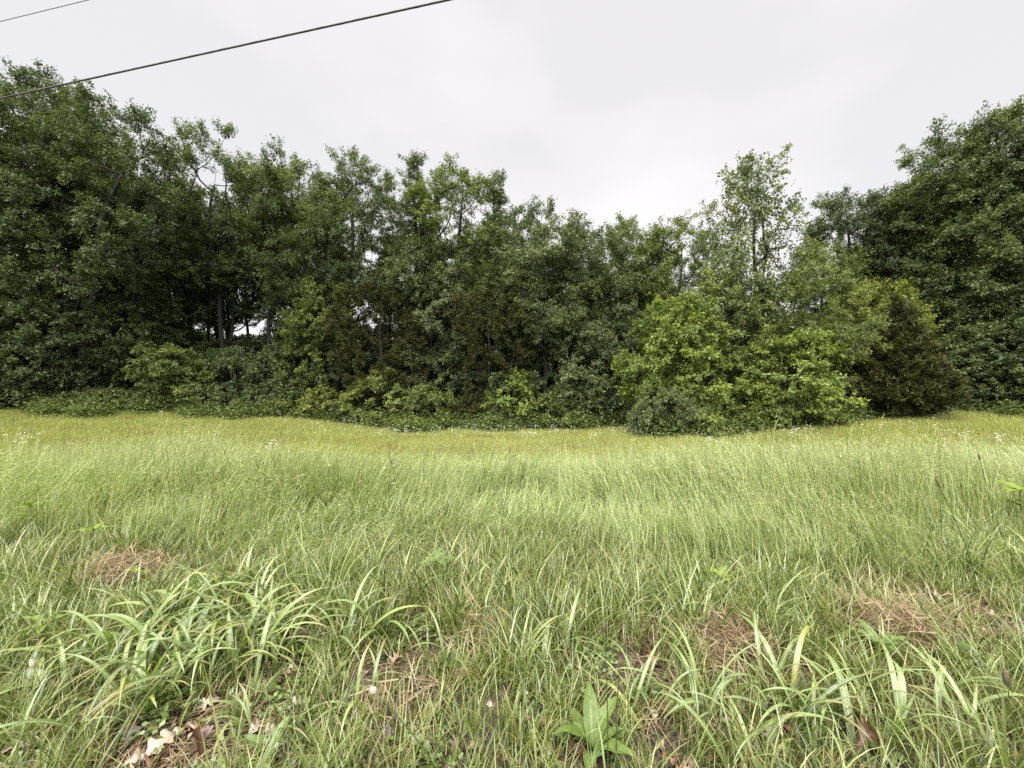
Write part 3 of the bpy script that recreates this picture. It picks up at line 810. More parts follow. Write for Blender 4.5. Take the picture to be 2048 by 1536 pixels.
# straw: dead blades lying on the ground
M['straw'] = mat_grass('dead_straw', [(0.0, (0.10, 0.065, 0.04)), (0.5, (0.24, 0.17, 0.10)), (0.9, (0.38, 0.30, 0.18)), (1.0, (0.18, 0.09, 0.055))], transl=0.15, gloss=0.02)
def f(a, r, k):
    n = 46
    p = np.stack([r.normal(0, 0.10, n), r.normal(0, 0.10, n), r.uniform(0.003, 0.035, n)], -1)
    th = r.normal(0, 0.9, n); d = nrm(np.stack([np.cos(th), np.sin(th), r.normal(0, 0.10, n)], -1))
    L = r.uniform(0.06, 0.20, n)[:, None]; s = nrm(np.cross(d, [0, 0, 1.0])) * r.uniform(0.0014, 0.003, n)[:, None]
    b = nrm(np.cross(s, d)) * r.normal(0, 0.012, n)[:, None]
    v = np.stack([p - s, p + s, p + d * L * .5 + s + b, p + d * L * .5 - s + b, p + d * L + s * .3, p + d * L - s * .3], 1).reshape(-1, 3)
    i = np.arange(n)[:, None] * 6
    q = np.concatenate([i + [[0, 1, 2, 3]], i + [[3, 2, 4, 5]]])
    a.add(v, q, tone=0.0)
straw_v = clumps(6, f)
x, y = field_pts(rng, 0.7, 5.0, 42, wide=1.45, pad=0.5)
k = fbm(x * 1.3 + 4, y * 1.3, 71) > 0.53; x, y = x[k], y[k]
make_scatter('straw', M['straw'], rng, x, y, straw_v, 0.7, 1.3, zs=0.0, label='dead straw lying between the grass')
# heaped straw at the places where it shows
for n_, (px, py, rx, ry, hh) in enumerate(((1465, 1325, 0.13, 0.20, 0.12), (1800, 1285, 0.34, 0.16, 0.10), (250, 1160, 0.34, 0.14, 0.06), (965, 1300, 0.07, 0.10, 0.04), (1310, 1300, 0.08, 0.08, 0.03), (800, 1490, 0.12, 0.06, 0.03))):
    g0 = gp(px, py); nn = min(int(46 * rx * ry / 0.034), 220)
    th = rng.uniform(0, 2 * PI, nn); r = np.sqrt(rng.uniform(0, 1, nn))
    x = g0.x + rx * r * np.cos(th); y = g0.y + ry * r * np.sin(th)
    z = hgt(x, y) + hh * (1 - r ** 2)
    rot = np.stack([rng.normal(0, 0.35, nn), rng.normal(0, 0.35, nn), rng.normal(2.2, 0.7, nn)], -1)
    s = rng.uniform(0.7, 1.2, nn)
    o = scatter('straw_heap', straw_v, M['straw'], np.stack([x, y, z], -1), rot, np.stack([s, s, s], -1), rng.integers(0, 6, nn),
                ('reddish tan mound of dead straw right of centre', 'long heap of tan straw at lower right', 'brown patch of dead straw at left', 'small straw patch left of centre', 'thin straw patch beside the dry mound', 'thin dry patch at the bottom')[n_])

# low ground cover: clover and round leaves
M['clover'] = mat_grass('clover', [(0.0, (0.06, 0.095, 0.022)), (0.5, (0.11, 0.165, 0.035)), (1.0, (0.19, 0.25, 0.06))], transl=0.3, gloss=0.08)
def f(a, r, k):
    n = 26
    p = np.stack([r.normal(0, 0.07, n), r.normal(0, 0.07, n), r.uniform(0.01, 0.07, n)], -1)
    for q in range(3):
        th = r.uniform(0, 2 * PI, n) + q * 2.09
        leaves(a, p, nrm(np.stack([np.cos(th), np.sin(th), r.normal(0.1, 0.2, n)], -1)), nrm(r.normal(0, 0.3, (n, 3)) + [0, 0, 1]), r.uniform(0.015, 0.032, n), 0.018, 0.0)
x, y = field_pts(rng, 0.75, 4.2, 26, wide=1.45, pad=0.5)
k = fbm(x * 1.4 + 14, y * 1.4, 81) > 0.48; x, y = x[k], y[k]
make_scatter('clover', M['clover'], rng, x, y, clumps(5, f), 0.8, 1.3, label='low clover and small round leaves')

# leaf litter
def oak_leaf(seed, curl):
    r = np.random.default_rng(seed); t = np.linspace(0, 1, 15)
    w = np.sin(PI * t ** 0.8) ** 0.7 * (0.62 + 0.38 * np.cos(t * 6.5 * PI + r.uniform(-.4, .4))) * 0.33 + 0.015
    L = 0.12
    x = t * L; z = curl * np.sin(t * PI) * 0.03 + r.normal(0, 0.002, 15)
    mid = np.stack([x, r.normal(0, 0.001, 15), z], -1)
    ed = curl * r.uniform(0.2, 0.9)
    lft = mid + np.stack([0.3 * w * L * 0, w * L, w * L * ed], -1); rgt = mid + np.stack([0 * w, -w * L, w * L * ed * r.uniform(0.3, 1.2)], -1)
    v = np.stack([lft, mid, rgt], 1).reshape(-1, 3) - np.array([L / 2, 0, -0.004])
    i = np.arange(14)[:, None] * 3
    q = np.concatenate([i + [[0, 1, 4, 3]], i + [[1, 2, 5, 4]]])
    return mesh_np('leaf', v, q, attrs={'tone': ('FLOAT', np.zeros(len(v)))})
m, nt = new_mat('fallen_leaf')
oi = N_(nt, 'ShaderNodeObjectInfo')
c = ramp(nt, oi.outputs['Random'], [(0.0, (0.05, 0.025, 0.014)), (0.35, (0.13, 0.055, 0.03)), (0.6, (0.22, 0.11, 0.06)), (0.82, (0.33, 0.23, 0.15)), (1.0, (0.42, 0.36, 0.29))])
tc = N_(nt, 'ShaderNodeTexCoord')
c = mix(nt, ramp(nt, noise(nt, 60, 4, 0.6, tc.outputs['Object']), [(0.4, (0, 0, 0)), (0.7, (0.5, 0.5, 0.5))]), c, (0.05, 0.03, 0.02))
leafy(nt, c, 0.15, 0.06, 0.35, (1, .8, .6))
M['litter'] = m
litter_v = [oak_leaf(300 + k, (-1, 0.4, 1, 1.6)[k % 4]) for k in range(8)]
x, y = field_pts(rng, 0.7, 3.6, 140, wide=1.45, pad=0.4)
k = fbm(x * 0.9 + 2, y * 0.9, 91) + 0.10 * (2.0 - y) > 0.40; x, y = x[k], y[k]
nn = len(x)
scatter('leaf_litter', litter_v, M['litter'], np.stack([x, y, hgt(x, y) + rng.uniform(0.002, 0.02, nn)], -1),
        np.stack([rng.normal(0, 0.3, nn), rng.normal(0, 0.3, nn), rng.uniform(0, 2 * PI, nn)], -1),
        np.repeat(rng.uniform(0.35, 0.8, nn)[:, None], 3, 1), rng.integers(0, 8, nn), 'brown fallen oak leaves rotting under the grass')
# the fallen leaves that show singly
big_leaf = [(330, 1462, 1.3, 0.4, 'pale tan fallen oak leaf lying in the brown gap at lower left'), (325, 1505, 1.2, 1.1, 'orange brown fallen leaf below the pale tan one'),
            (262, 1480, 1.0, 2.0, 'dark brown fallen leaf left of the pale tan one'), (385, 1512, 1.2, 2.6, 'mottled grey fallen leaf at the bottom, right of the orange brown one'),
            (565, 1500, 1.1, 1.9, 'dark red brown fallen leaf standing on edge at the bottom'), (925, 1362, 1.0, 0.2, 'dark brown fallen leaf in the grass at bottom centre'),
            (790, 1487, 1.0, 0.9, 'rusty fallen leaf beside the leaning flower stalk'), (1730, 1500, 1.2, 0.5, 'tan curled fallen leaf near the lower right corner'),
            (1540, 1520, 1.1, 2.2, 'dark fallen leaf between broad blades at lower right'), (40, 1510, 1.2, 0.1, 'pale brown fallen leaf in the lower left corner'),
            (1300, 1330, 1.0, 1.4, 'dark brown fallen leaf right of the tall dark stalk')]
for k, (px, py, s, a, lb) in enumerate(big_leaf):
    g0 = gp(px, py)
    t = thing('fallen_leaf', (g0.x, g0.y, g0.z + 0.035), lb, 'leaf', 'single fallen leaves', a, litter_v[k % 8], M['litter'])
    t.scale = (s, s, s); t.rotation_euler = (0.25, -0.15, a)

# wild flowers in the mown strip
m, nt = new_mat('petal_white'); p = N_(nt, 'ShaderNodeBsdfPrincipled'); p.inputs['Base Color'].default_value = (0.66, 0.66, 0.60, 1); p.inputs['Roughness'].default_value = 0.7
o = N_(nt, 'ShaderNodeOutputMaterial'); nt.links.new(p.outputs[0], o.inputs['Surface']); M['white'] = m
m, nt = new_mat('petal_yellow'); p = N_(nt, 'ShaderNodeBsdfPrincipled'); p.inputs['Base Color'].default_value = (0.75, 0.55, 0.04, 1); p.inputs['Roughness'].default_value = 0.7
o = N_(nt, 'ShaderNodeOutputMaterial'); nt.links.new(p.outputs[0], o.inputs['Surface']); M['yellow'] = m
def flower(n, r, h, sd):
    rr = np.random.default_rng(sd); a = Acc()
    tube(a, [[0, 0, 0], [0.01, 0, h * .5], [0.0, 0.01, h]], [0.002, 0.002, 0.0015], 3)
    th = np.arange(n) * 2 * PI / n
    d = np.stack([np.cos(th), np.sin(th), np.full(n, 0.12)], -1); v = np.array([0, 0.01, h])
    s = np.stack([-np.sin(th), np.cos(th), 0 * th], -1) * r * 0.30
    vv = np.stack([np.tile(v, (n, 1)), v + d * r * .6 + s, v + d * r, v + d * r * .6 - s], 1).reshape(-1, 3)
    a.add(vv, np.arange(4 * n).reshape(n, 4))
    for q in range(1 if n < 8 else 3):      # a head is domed and a plant carries several
        o_ = rr.normal(0, 0.045, 3) * [1, 1, 0.4]; k = 8; t8 = np.arange(k) * 2 * PI / k
        c8 = v + o_ + np.stack([np.cos(t8) * r * .8, np.sin(t8) * r * .8, 0 * t8], -1)
        a.add(np.vstack([c8, v + o_ + [0, 0, r * .55]]), None, np.stack([np.arange(k), (np.arange(k) + 1) % k, np.full(k, k)], -1))
    return a.mesh('flower')
wf = [flower(10, 0.021, 0.30 + 0.05 * k, k) for k in range(4)]
yf = [flower(5, 0.016, 0.26 + 0.04 * k, k) for k in range(3)]
fx, fy = [], []
for px, py, sx, n in ((540, 902, 22, 16), (380, 888, 25, 8), (720, 852, 90, 26), (950, 852, 110, 60), (1110, 854, 110, 36), (800, 862, 120, 26), (1425, 890, 20, 9), (1610, 868, 30, 16), (2000, 883, 12, 8), (1900, 880, 60, 16),
                      (1880, 820, 25, 18), (400, 830, 100, 12), (60, 890, 60, 10), (1300, 862, 60, 12), (1030, 866, 200, 40), (1750, 850, 120, 10), (590, 912, 30, 8), (1590, 918, 14, 4)):
    for _ in range(int(n * 1.0)):
        qx, qy = px + rng.normal(0, sx * 0.6), py + 11 + rng.normal(0, 5)
        g0 = gp(qx, max(qy, 822)); fx.append(g0.x); fy.append(min(g0.y, 30))
fx = np.array(fx); fy = np.array(fy)
make_scatter('daisies', M['white'], rng, fx, fy, wf, 0.8, 1.2, label='small white daisies dotted over the strip before the wood')
x, y = field_pts(rng, 14, 28, 0.16)
make_scatter('yellow_wildflowers', M['yellow'], rng, x, y, yf, 0.9, 1.3, label='tiny yellow flowers dotted over the mown strip')

# weedy fringe where the field meets the wood
M['weed'] = mat_grass('weed_leaf', [(0.0, (0.06, 0.085, 0.025)), (0.5, (0.10, 0.135, 0.038)), (1.0, (0.18, 0.225, 0.065))], transl=0.3, gloss=0.015)
def f(a, r, k):
    n = 150; tall = (0.14, 0.22, 0.34, 0.18, 0.28)[k]
    p = np.stack([r.normal(0, 0.20, n), r.normal(0, 0.20, n), np.abs(r.normal(tall, tall * 0.8, n))], -1)
    th = r.uniform(0, 2 * PI, n)
    leaves(a, p, nrm(np.stack([np.cos(th), np.sin(th), r.normal(0, 0.3, n)], -1)), nrm(r.normal(0, 0.5, (n, 3)) + [0, 0, 1]), r.uniform(0.07, 0.15, n), r.uniform(0.04, 0.08, n), 0.0)
px = rng.uniform(-350, 2400, 1900)
edge = np.interp(px, [-350, 0, 200, 400, 560, 760, 1000, 1250, 1320, 1500, 1640, 1800, 1900, 2048, 2400], [20.5, 21.5, 22.3, 23.9, 25.2, 24.0, 23.8, 23.4, 18.6, 18.6, 19.6, 20.4, 21.2, 19.6, 18.5])
D = edge + rng.exponential(0.9, 1900) - 0.6 - 2.2 * np.clip(fbm(px * 0.012, px * 0, 55) - 0.42, 0, 1) * rng.uniform(0, 3, 1900)
x = (px - 1024) / F * D
make_scatter('edge_weeds', M['weed'], rng, x, D, clumps(5, f), 0.7, 1.5, label='low leafy weeds along the foot of the wood')

# ------------------------------------------------------------------ foreground plants of their own
def uvmesh(name, grid, uv):
    n, mm, _ = grid.shape
    i, j = np.meshgrid(np.arange(n - 1), np.arange(mm - 1), indexing='ij'); a = i * mm + j
    return mesh_np(name, grid.reshape(-1, 3), np.stack([a, a + 1, a + mm + 1, a + mm], -1).reshape(-1, 4), attrs={'lu': ('FLOAT', uv[..., 0].ravel()), 'lv': ('FLOAT', uv[..., 1].ravel())}, smooth=True)

def broad_blade(seed):
    """a broad arching grass blade rising from the origin towards +X"""
    r = np.random.default_rng(seed); n = 13; L = r.uniform(0.38, 0.62); w = r.uniform(0.020, 0.036)
    s = np.linspace(0, 1, n); a0 = r.uniform(0.15, 0.7); a1 = r.uniform(1.7, 2.9)
    ang = a0 + (a1 - a0) * s ** r.uniform(1.1, 1.7)
    px = np.concatenate([[0], np.cumsum(np.sin(ang[:-1]) * L / (n - 1))]); pz = np.concatenate([[0], np.cumsum(np.cos(ang[:-1]) * L / (n - 1))])
    ww = w * np.clip(np.sin(PI * np.clip(s * 0.62 + 0.28, 0, 1)) ** 0.8, 0.05, 1) * (1 - s ** 6 * 0.9)
    tw = r.normal(0, 0.5) * s; side = np.linspace(-1, 1, 5)
    nx, nz = -np.cos(ang), np.sin(ang)
    g = np.zeros((n, 5, 3)); uv = np.zeros((n, 5, 2))
    for j, q in enumerate(side):
        lift = abs(q) * 0.30
        g[:, j, 0] = px + nx * ww * (-lift) * 0.5 + np.sin(tw) * q * ww * 0.5 * np.sin(ang)
        g[:, j, 1] = q * ww * 0.5 * np.cos(tw) + r.normal(0, 0.0004, n)
        g[:, j, 2] = pz + nz * ww * lift * 0.5 + np.sin(tw) * q * ww * 0.5 * np.cos(ang)
        uv[:, j, 0] = q; uv[:, j, 1] = s
    g[:, :, 1] += (0.03 * np.sin(s * 2.5 + r.uniform(0, 6)))[:, None] * s[:, None]
    return uvmesh('blade', g, uv)

m, nt = new_mat('broad_blade')
oi = N_(nt, 'ShaderNodeObjectInfo')
lu, lv = attr(nt, 'lu'), attr(nt, 'lv')
c = ramp(nt, oi.outputs['Random'], [(0.0, (0.10, 0.15, 0.03)), (0.4, (0.19, 0.26, 0.06)), (0.75, (0.30, 0.37, 0.13)), (1.0, (0.30, 0.33, 0.06))])
rib = math_(nt, 'LESS_THAN', math_(nt, 'ABSOLUTE', lu), 0.11)
c = mix(nt, rib, c, (0.50, 0.56, 0.34))
tc = N_(nt, 'ShaderNodeTexCoord')
c = mix(nt, math_(nt, 'MULTIPLY', math_(nt, 'GREATER_THAN', lv, math_(nt, 'ADD', math_(nt, 'MULTIPLY', math_(nt, 'FRACT', math_(nt, 'MULTIPLY', oi.outputs['Random'], 37.0)), 0.45), 0.62)), 0.65), c, (0.33, 0.24, 0.10))
c = mix(nt, ramp(nt, noise(nt, 28, 3, 0.6, tc.outputs['Object']), [(0.4, (0, 0, 0)), (0.75, (0.5, 0.5, 0.5))]), c, mix(nt, 1.0, c, (0.62, 0.7, 0.55), 'MULTIPLY'))
wet = noise(nt, 420, 2, 0.5, tc.outputs['Object'])  # pale specks that paint the glint of water drops into the blade colour
c = mix(nt, ramp(nt, wet, [(0.62, (0, 0, 0)), (0.70, (0.75, 0.75, 0.75))]), c, (0.60, 0.66, 0.54))
leafy(nt, c, 0.38, 0.06, 0.35, (1.0, 1.1, 0.5))
M['blade'] = m
m, nt = new_mat('weed_leaf_veined')
oi = N_(nt, 'ShaderNodeObjectInfo'); lu, lv = attr(nt, 'lu'), attr(nt, 'lv')
al = math_(nt, 'ABSOLUTE', lu)
side = math_(nt, 'LESS_THAN', math_(nt, 'FRACT', math_(nt, 'MULTIPLY', math_(nt, 'SUBTRACT', lv, math_(nt, 'MULTIPLY', al, 0.13)), 11.0)), 0.13)
rib = math_(nt, 'MAXIMUM', math_(nt, 'LESS_THAN', al, 0.07), math_(nt, 'MULTIPLY', side, 0.45))
c = mix(nt, ramp(nt, oi.outputs['Random'], [(0, (0, 0, 0)), (1, (1, 1, 1))]), oi.outputs['Color'], mix(nt, 1.0, oi.outputs['Color'], (1.3, 1.25, 1.1), 'MULTIPLY'))
c = mix(nt, rib, c, mix(nt, 1.0, c, (1.7, 1.55, 1.9), 'MULTIPLY'))
leafy(nt, c, 0.3, 0.03, 0.45, (1.0, 1.1, 0.5))
M['veined'] = m

def broad_leaf(seed, L=0.2, Wd=0.055, droop=0.5, rise=0.7, wav=0.004, tipp=1.0):
    r = np.random.default_rng(seed); n = 13; s = np.linspace(0, 1, n)
    ang = rise - (rise + droop) * s ** 1.3       # elevation
    px = np.concatenate([[0], np.cumsum(np.cos(ang[:-1]) * L / (n - 1))]); pz = np.concatenate([[0], np.cumsum(np.sin(ang[:-1]) * L / (n - 1))])
    ww = Wd * (np.sin(PI * s ** 0.75) ** tipp * 0.97 + 0.05) * (1 - s ** 8)
    g = np.zeros((n, 7, 3)); uv = np.zeros((n, 7, 2))
    for j, q in enumerate(np.linspace(-1, 1, 7)):
        g[:, j, 0] = px - np.sin(ang) * abs(q) * ww * 0.12
        g[:, j, 1] = q * ww * 0.5
        g[:, j, 2] = pz + np.cos(ang) * abs(q) * ww * 0.14 + wav * np.sin(s * 17 + j + r.uniform(0, .6)) * abs(q)
        uv[:, j, 0] = q; uv[:, j, 1] = s
    return uvmesh('leaf', g, uv)

blade_lib = [broad_blade(500 + k) for k in range(26)]
rng = np.random.default_rng(33)
def tuft(px, py, n, s, label, group, bias=None, spread=0.06):
    g0 = gp(px, py)
    t = thing('broad_grass_tuft', g0, label, 'grass tuft', group)
    for k in range(n):
        az = rng.uniform(0, 2 * PI) if bias is None else rng.normal(bias, 1.0)
        b = obj('blade', blade_lib[int(rng.integers(26))], M['blade'], t)
        b.location = (rng.normal(0, spread), rng.normal(0, spread), -0.01)
        b.rotation_euler = (rng.normal(0, 0.08), rng.normal(0, 0.08), az); q = s * rng.uniform(0.7, 1.2); wq = q * rng.uniform(0.45, 1.1); b.scale = (q, wq, q)
    return t
G1 = 'arching broad grass tufts in the drift at lower left'
for (px, py), lb in zip(((225, 1330), (270, 1395), (300, 1300), (330, 1345), (350, 1260), (385, 1310), (400, 1385), (430, 1250), (445, 1330), (465, 1290), (490, 1240), (505, 1345), (525, 1290), (545, 1230), (415, 1215), (475, 1200), (320, 1410), (560, 1330)), (
    'leftmost tuft of the lower left broad grass drift',
    'tuft at the lower left corner of the drift, in front of the leftmost one',
    'tuft at the upper left shoulder of the broad grass drift',
    'tuft just right of the leftmost in the drift',
    'tuft at the upper left edge of the drift, below the left straw patch',
    'tuft in the middle of the left half of the drift',
    'tuft in the front row of the drift, above the fallen leaves',
    'tuft on the back edge of the drift, right of the straw patch',
    'tuft in the very middle of the broad grass drift',
    'tuft right behind the middle one of the drift',
    'tuft on the back edge of the drift, right of its centre',
    'tuft in the front right part of the drift',
    'tuft in the middle of the right half of the drift',
    'tuft at the back right corner of the drift',
    'small tuft farthest back in the drift, left of the other back one',
    'small tuft farthest back in the drift, right of the other back one',
    'tuft lowest in the photo of the drift, just above the brown gap',
    'rightmost tuft of the lower left broad grass drift')):
    tuft(px, py, 18, 0.98, lb, G1)
G2 = 'single broad grass tufts'
TU = [(690, 1300, 9, 1.0, 'broad grass tuft with upright pale blades, alone between the lower left drift and centre'), (745, 1280, 7, .9, 'smaller broad grass tuft touching the upright one near the lower centre'),
      (640, 1250, 7, .85, 'broad grass tuft at the right end of the lower left drift'), (1050, 1330, 8, .85, 'broad grass tuft with drooping tips above the wide leaved weed'),
      (1010, 1230, 6, .8, 'broad grass tuft behind the small straw patch at centre'), (1120, 1310, 6, .8, 'broad grass tuft left of the tall dark stalk'),
      (960, 1190, 5, .8, 'small broad grass tuft at the edge of the tall grass, centre'), (1180, 1190, 5, .8, 'small yellowish broad grass tuft at the tall grass edge, right of centre'),
      (1340, 1270, 6, .85, 'broad grass tuft left of the reddish straw mound'), (1410, 1430, 8, .95, 'broad grass tuft in front of the reddish straw mound'),
      (1560, 1400, 8, .95, 'upright broad grass tuft between the two straw heaps'), (1610, 1480, 9, 1.0, 'large wet broad grass tuft near the bottom, right of the mound'),
      (1690, 1440, 8, 1.0, 'broad grass tuft with a browned yellow tip at lower right'), (1480, 1510, 8, .9, 'broad grass tuft at the bottom edge below the straw mound'),
      (1800, 1490, 7, .95, 'broad grass tuft by the curled tan leaf at lower right'), (1900, 1420, 6, .9, 'broad grass tuft near the right edge, below the tall grass'),
      (90, 1400, 8, .95, 'broad grass tuft near the left edge at the bottom'), (40, 1320, 6, .85, 'broad grass tuft at the left edge above the corner'),
      (740, 1450, 8, .8, 'broad grass tuft left of the leaning flower stalk'), (180, 1480, 6, .85, 'broad grass tuft left of the brown leaf gap'),
      (870, 1330, 6, .75, 'dark green broad grass tuft left of the small straw patch'), (1280, 1420, 6, .8, 'broad grass tuft right of the wide leaved weed'),
      (1960, 1500, 7, .9, 'broad grass tuft in the lower right corner'), (500, 1460, 6, .75, 'low broad grass tuft below the lower left drift')]
for px, py, n, s, lb in TU: tuft(px, py, n + 5, s * 0.92, lb, G2)

leaf_lib = {}
def weed(px, py, n, L, Wd, color, label, rise=0.75, droop=0.3, stem=0.0, cat='plant', name='broadleaf_weed', tipp=1.0, whorls=1):
    color = tuple(0.8 * q for q in color)
    g0 = gp(px, py)
    t = thing(name, g0, label, cat, 'leafy weeds in the grass', rng.uniform(0, 6))
    key = (L, Wd, rise, droop, tipp)
    if key not in leaf_lib: leaf_lib[key] = [broad_leaf(k, L * (0.85 + .15 * k), Wd, droop * (0.6 + 0.4 * k), rise * (0.8 + .2 * k), 0.004, tipp) for k in range(3)]
    if stem > 0:
        a = Acc(); tube(a, [[0, 0, -0.02], [0.01, 0, stem * .5], [0, 0.01, stem]], [0.005, 0.004, 0.003], 6, tone=0.0)
        sm = a.mesh('stem'); obj('stem', sm, M['stem'], t)
    k = 0
    for w in range(whorls):
        zz = stem * (1 - 0.28 * w)
        for q in range(n):
            l = obj('leaf', leaf_lib[key][int(rng.integers(3))], M['veined'], t)
            az = 2 * PI * q / n + rng.normal(0, 0.2) + w * 0.6
            l.location = (0, 0, zz + rng.uniform(-0.01, 0.01)); l.rotation_euler = (0, rng.normal(0, 0.15), az)
            s = rng.uniform(0.8, 1.15); l.scale = (s, s, s); l.color = (*color, 1); k += 1
    return t
G_ = (0.12, 0.19, 0.05); Y_ = (0.19, 0.26, 0.045); P_ = (0.15, 0.22, 0.07)
weed(1185, 1500, 8, 0.25, 0.066, (0.14, 0.21, 0.05), 'large weed with long pointed veined leaves at bottom centre', 1.0, 0.15)
weed(1215, 1500, 5, 0.17, 0.05, G_, 'second rosette of veined leaves right behind the large weed', 1.0, 0.2)
weed(185, 1125, 6, 0.16, 0.04, Y_, 'yellow green star leaved weed standing over the left straw patch', 0.2, 0.1, stem=0.30)
weed(272, 1175, 4, 0.10, 0.035, Y_, 'small yellow green seedling growing in the left straw patch', 0.5, 0.2, stem=0.12)
weed(870, 1190, 7, 0.17, 0.045, P_, 'pale star leaved weed in the tall grass edge above centre', 0.4, 0.3, stem=0.26)
weed(640, 1325, 4, 0.16, 0.08, Y_, 'weed with wide bright leaves right of the lower left drift', 0.9, 0.2)
weed(1757, 1330, 6, 0.17, 0.05, P_, 'pale leaved weed growing out of the long straw heap', 0.7, 0.3, stem=0.10)
weed(940, 1345, 5, 0.14, 0.055, G_, 'round leaved weed in dark grass left of centre bottom', 0.7, 0.3)
weed(540, 1520, 3, 0.15, 0.06, P_, 'upright pale leaf weed at the bottom below the drift', 1.3, 0.0)
weed(1770, 1510, 5, 0.12, 0.05, P_, 'small pale rosette in the lower right beside the curled leaf', 0.6, 0.2)
weed(1915, 1330, 5, 0.13, 0.05, G_, 'green weed below the tall grass near the right edge', 0.6, 0.2, stem=0.06)
weed(90, 1300, 5, 0.12, 0.035, Y_, 'bright yellow green seedling at the left edge', 0.4, 0.3, stem=0.16)
weed(1440, 1195, 5, 0.15, 0.05, Y_, 'broad bright weed at the foot of the tall grass right of centre', 0.6, 0.3, stem=0.15)
weed(520, 1390, 4, 0.13, 0.06, G_, 'rosette of flat leaves under the lower left drift', 0.5, 0.3)
weed(860, 1440, 3, 0.11, 0.05, Y_, 'bright little upright leaf beside the leaning flower stalk', 1.3, 0.0)
weed(1045, 1010, 6, 0.16, 0.05, G_, 'bushy weed rising above the tall grass near the middle of the field', 0.5, 0.3, stem=0.62, whorls=3)
weed(2040, 1085, 5, 0.20, 0.12, Y_, 'weed with wide yellow green leaves cut by the right edge', 0.3, 0.3, stem=0.55, whorls=2)
weed(60, 1090, 5, 0.14, 0.05, Y_, 'yellow green weed in the tall grass at the left edge', 0.5, 0.3, stem=0.40, whorls=2)
weed(1240, 985, 5, 0.13, 0.05, G_, 'small leafy weed poking out of the pale grass right of centre', 0.5, 0.3, stem=0.62, whorls=3)

# seed stalks
m, nt = new_mat('seed_spike')
c = ramp(nt, noise(nt, 300, 2, 0.6), [(0.35, (0.06, 0.05, 0.03)), (0.65, (0.20, 0.16, 0.10))]); leafy(nt, c, 0.0, 0.03, 0.5); M['spike'] = m
m, nt = new_mat('flower_head_cream')
c = ramp(nt, noise(nt, 260, 2, 0.6), [(0.35, (0.28, 0.20, 0.12)), (0.65, (0.62, 0.56, 0.44))]); leafy(nt, c, 0.1, 0.03, 0.5); M['cream'] = m
def stalk(px, py, tx, ty, label, head='spike', hl=0.05, hr=0.006, r=0.0024, D2=None, bend=0.03):
    g0 = np.array(gp(px, py)); D = D2 or g0[1]
    tip = W(tx, ty, D); tip = tip - g0
    t = thing('seed_stalk', tuple(g0), label, 'plant stalk', 'single seed stalks')
    s = np.linspace(0, 1, 9); pts = tip[None, :] * s[:, None]; pts[:, 0] += bend * np.sin(PI * s); 
    a = Acc(); tube(a, pts, np.linspace(r * 1.2, r * 0.8, 9), 6, tone=0.0); obj('stem', a.mesh('stem'), M['stem'], t)
    d = nrm(tip - pts[-2]); a = Acc(); q = np.linspace(0, 1, 9)
    tube(a, tip[None, :] + d[None, :] * (q * hl)[:, None], hr * (0.35 + np.sin(PI * np.clip(q * 0.85 + .1, 0, 1))) , 8, tone=1.0)
    rr = np.random.default_rng(int(px)); n = 90; u = rr.uniform(0, 1, n); dd = nrm(rr.normal(0, 1, (n, 3)) + d)
    leaves(a, tip + d * (u * hl)[:, None] + dd * hr * 0.7, dd, nrm(rr.normal(0, 1, (n, 3))), 0.007, 0.003, 1.0)
    obj('seed_head', a.mesh('seed_head'), M[head], t)
stalk(1215, 1600, 1209, 1262, 'tall dark upright seed stalk rising from the bottom edge right of centre', hl=0.035, r=0.0022, bend=0.006)
stalk(905, 1600, 752, 1386, 'pale leaning stalk with a cream flower head at the bottom', 'cream', 0.03, 0.010, 0.0026)
stalk(1235, 1560, 1240, 1330, 'short seed stalk with a curved green head beside the tall dark one', hl=0.03, bend=-0.01)
stalk(1075, 1490, 1062, 1440, 'short plantain head left of the large weed', hl=0.035, hr=0.006)
stalk(1000, 1500, 982, 1412, 'short stalk with a small pink cream flower at bottom centre', 'cream', 0.014, 0.008)
stalk(1990, 1460, 2015, 1370, 'fuzzy green foxtail head near the lower right corner', hl=0.07, hr=0.010)
stalk(72, 1440, 68, 1335, 'grey fuzzy seed head at lower left', 'cream', 0.04, 0.008)
stalk(810, 1110, 783, 928, 'thin dark stalk standing high above the pale grass left of centre', hl=0.06, hr=0.005, r=0.002)
stalk(985, 1120, 1020, 905, 'thin dark stalk standing above the grass in the middle of the field', hl=0.05, hr=0.005, r=0.002)
stalk(1960, 1190, 1880, 975, 'tall dark leaning stalk near the right edge', hl=0.08, hr=0.006, r=0.0028)
stalk(1995, 1130, 1960, 920, 'tall thin stalk right of the leaning one near the right edge', hl=0.06, hr=0.005, r=0.002)
stalk(1440, 1130, 1420, 960, 'dark thin stalk in the pale grass right of centre', hl=0.06, hr=0.005, r=0.002)
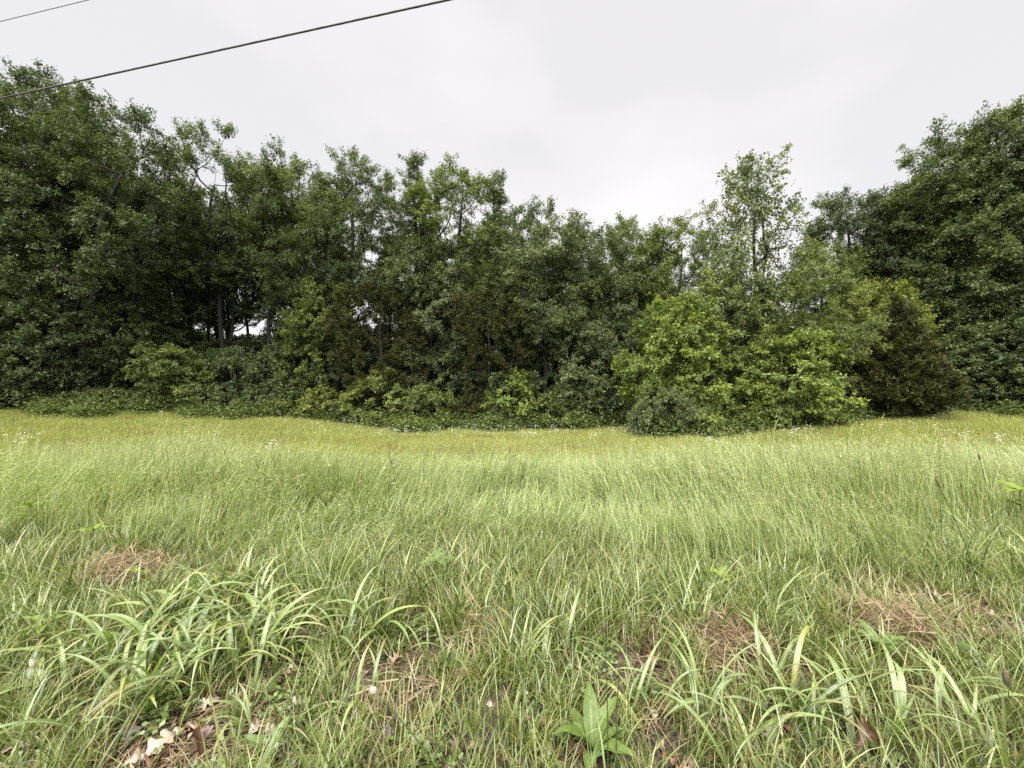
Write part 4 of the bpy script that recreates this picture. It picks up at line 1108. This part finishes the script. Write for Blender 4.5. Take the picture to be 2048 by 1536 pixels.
stalk(1085, 1120, 1078, 965, 'dark thin stalk in the pale grass just right of centre', hl=0.06, hr=0.005, r=0.002)
stalk(330, 1140, 318, 965, 'dark thin stalk in the tall grass at left', hl=0.06, hr=0.005, r=0.0022)

# ------------------------------------------------------------------ overhead cables
m, nt = new_mat('cable_sheath')
p = N_(nt, 'ShaderNodeBsdfPrincipled'); p.inputs['Roughness'].default_value = 0.55
c = ramp(nt, noise(nt, 9, 3, 0.6), [(0.3, (0.035, 0.037, 0.038)), (0.7, (0.07, 0.072, 0.07))]); nt.links.new(c, p.inputs['Base Color'])
o = N_(nt, 'ShaderNodeOutputMaterial'); nt.links.new(p.outputs[0], o.inputs['Surface']); M['cable'] = m
def cable(p0, p1, r, label, strands, sag=0.0):
    p0 = np.array(p0); p1 = np.array(p1); d = p1 - p0; A = p0 - d * 2.2; Bp = p1 + d * 2.2
    n = 900 if strands > 1 else 60; s = np.linspace(0, 1, n); pts = A + (Bp - A) * s[:, None]
    pts[:, 2] += -sag * (1 - (2 * s - 1) ** 2) + sag
    t = thing('overhead_cable', tuple(pts[n // 2]), label, 'cable'); c0 = pts[n // 2].copy(); pts = pts - c0
    a = Acc(); tube(a, pts, np.full(n, r), 8); obj('cable', a.mesh('cable'), M['cable'], t)
    if strands > 1:
        Ln = np.linalg.norm(Bp - A); u = nrm(np.cross(d, [0, 0, 1.0])); w = nrm(np.cross(u, d))
        ph = s * Ln / 0.55 * 2 * PI
        a = Acc(); tube(a, pts + (u * np.cos(ph)[:, None] + w * np.sin(ph)[:, None]) * r * 0.9, np.full(n, r * 0.22), 5); obj('lashed_wire', a.mesh('lashed_wire'), M['cable'], t)
def on_plane(px, py, h):
    D = h * F / (768 - py); return ((px - 1024) / F * D, D, CAMH + h)
cable(on_plane(0, 197, 4.9), on_plane(895, 0, 4.9), 0.0125, 'thick twisted black cable crossing the sky over the left trees', 2)
cable(on_plane(0, 43, 7.0), on_plane(176, 0, 7.0), 0.0055, 'thin wire crossing the upper left corner of the sky', 1)
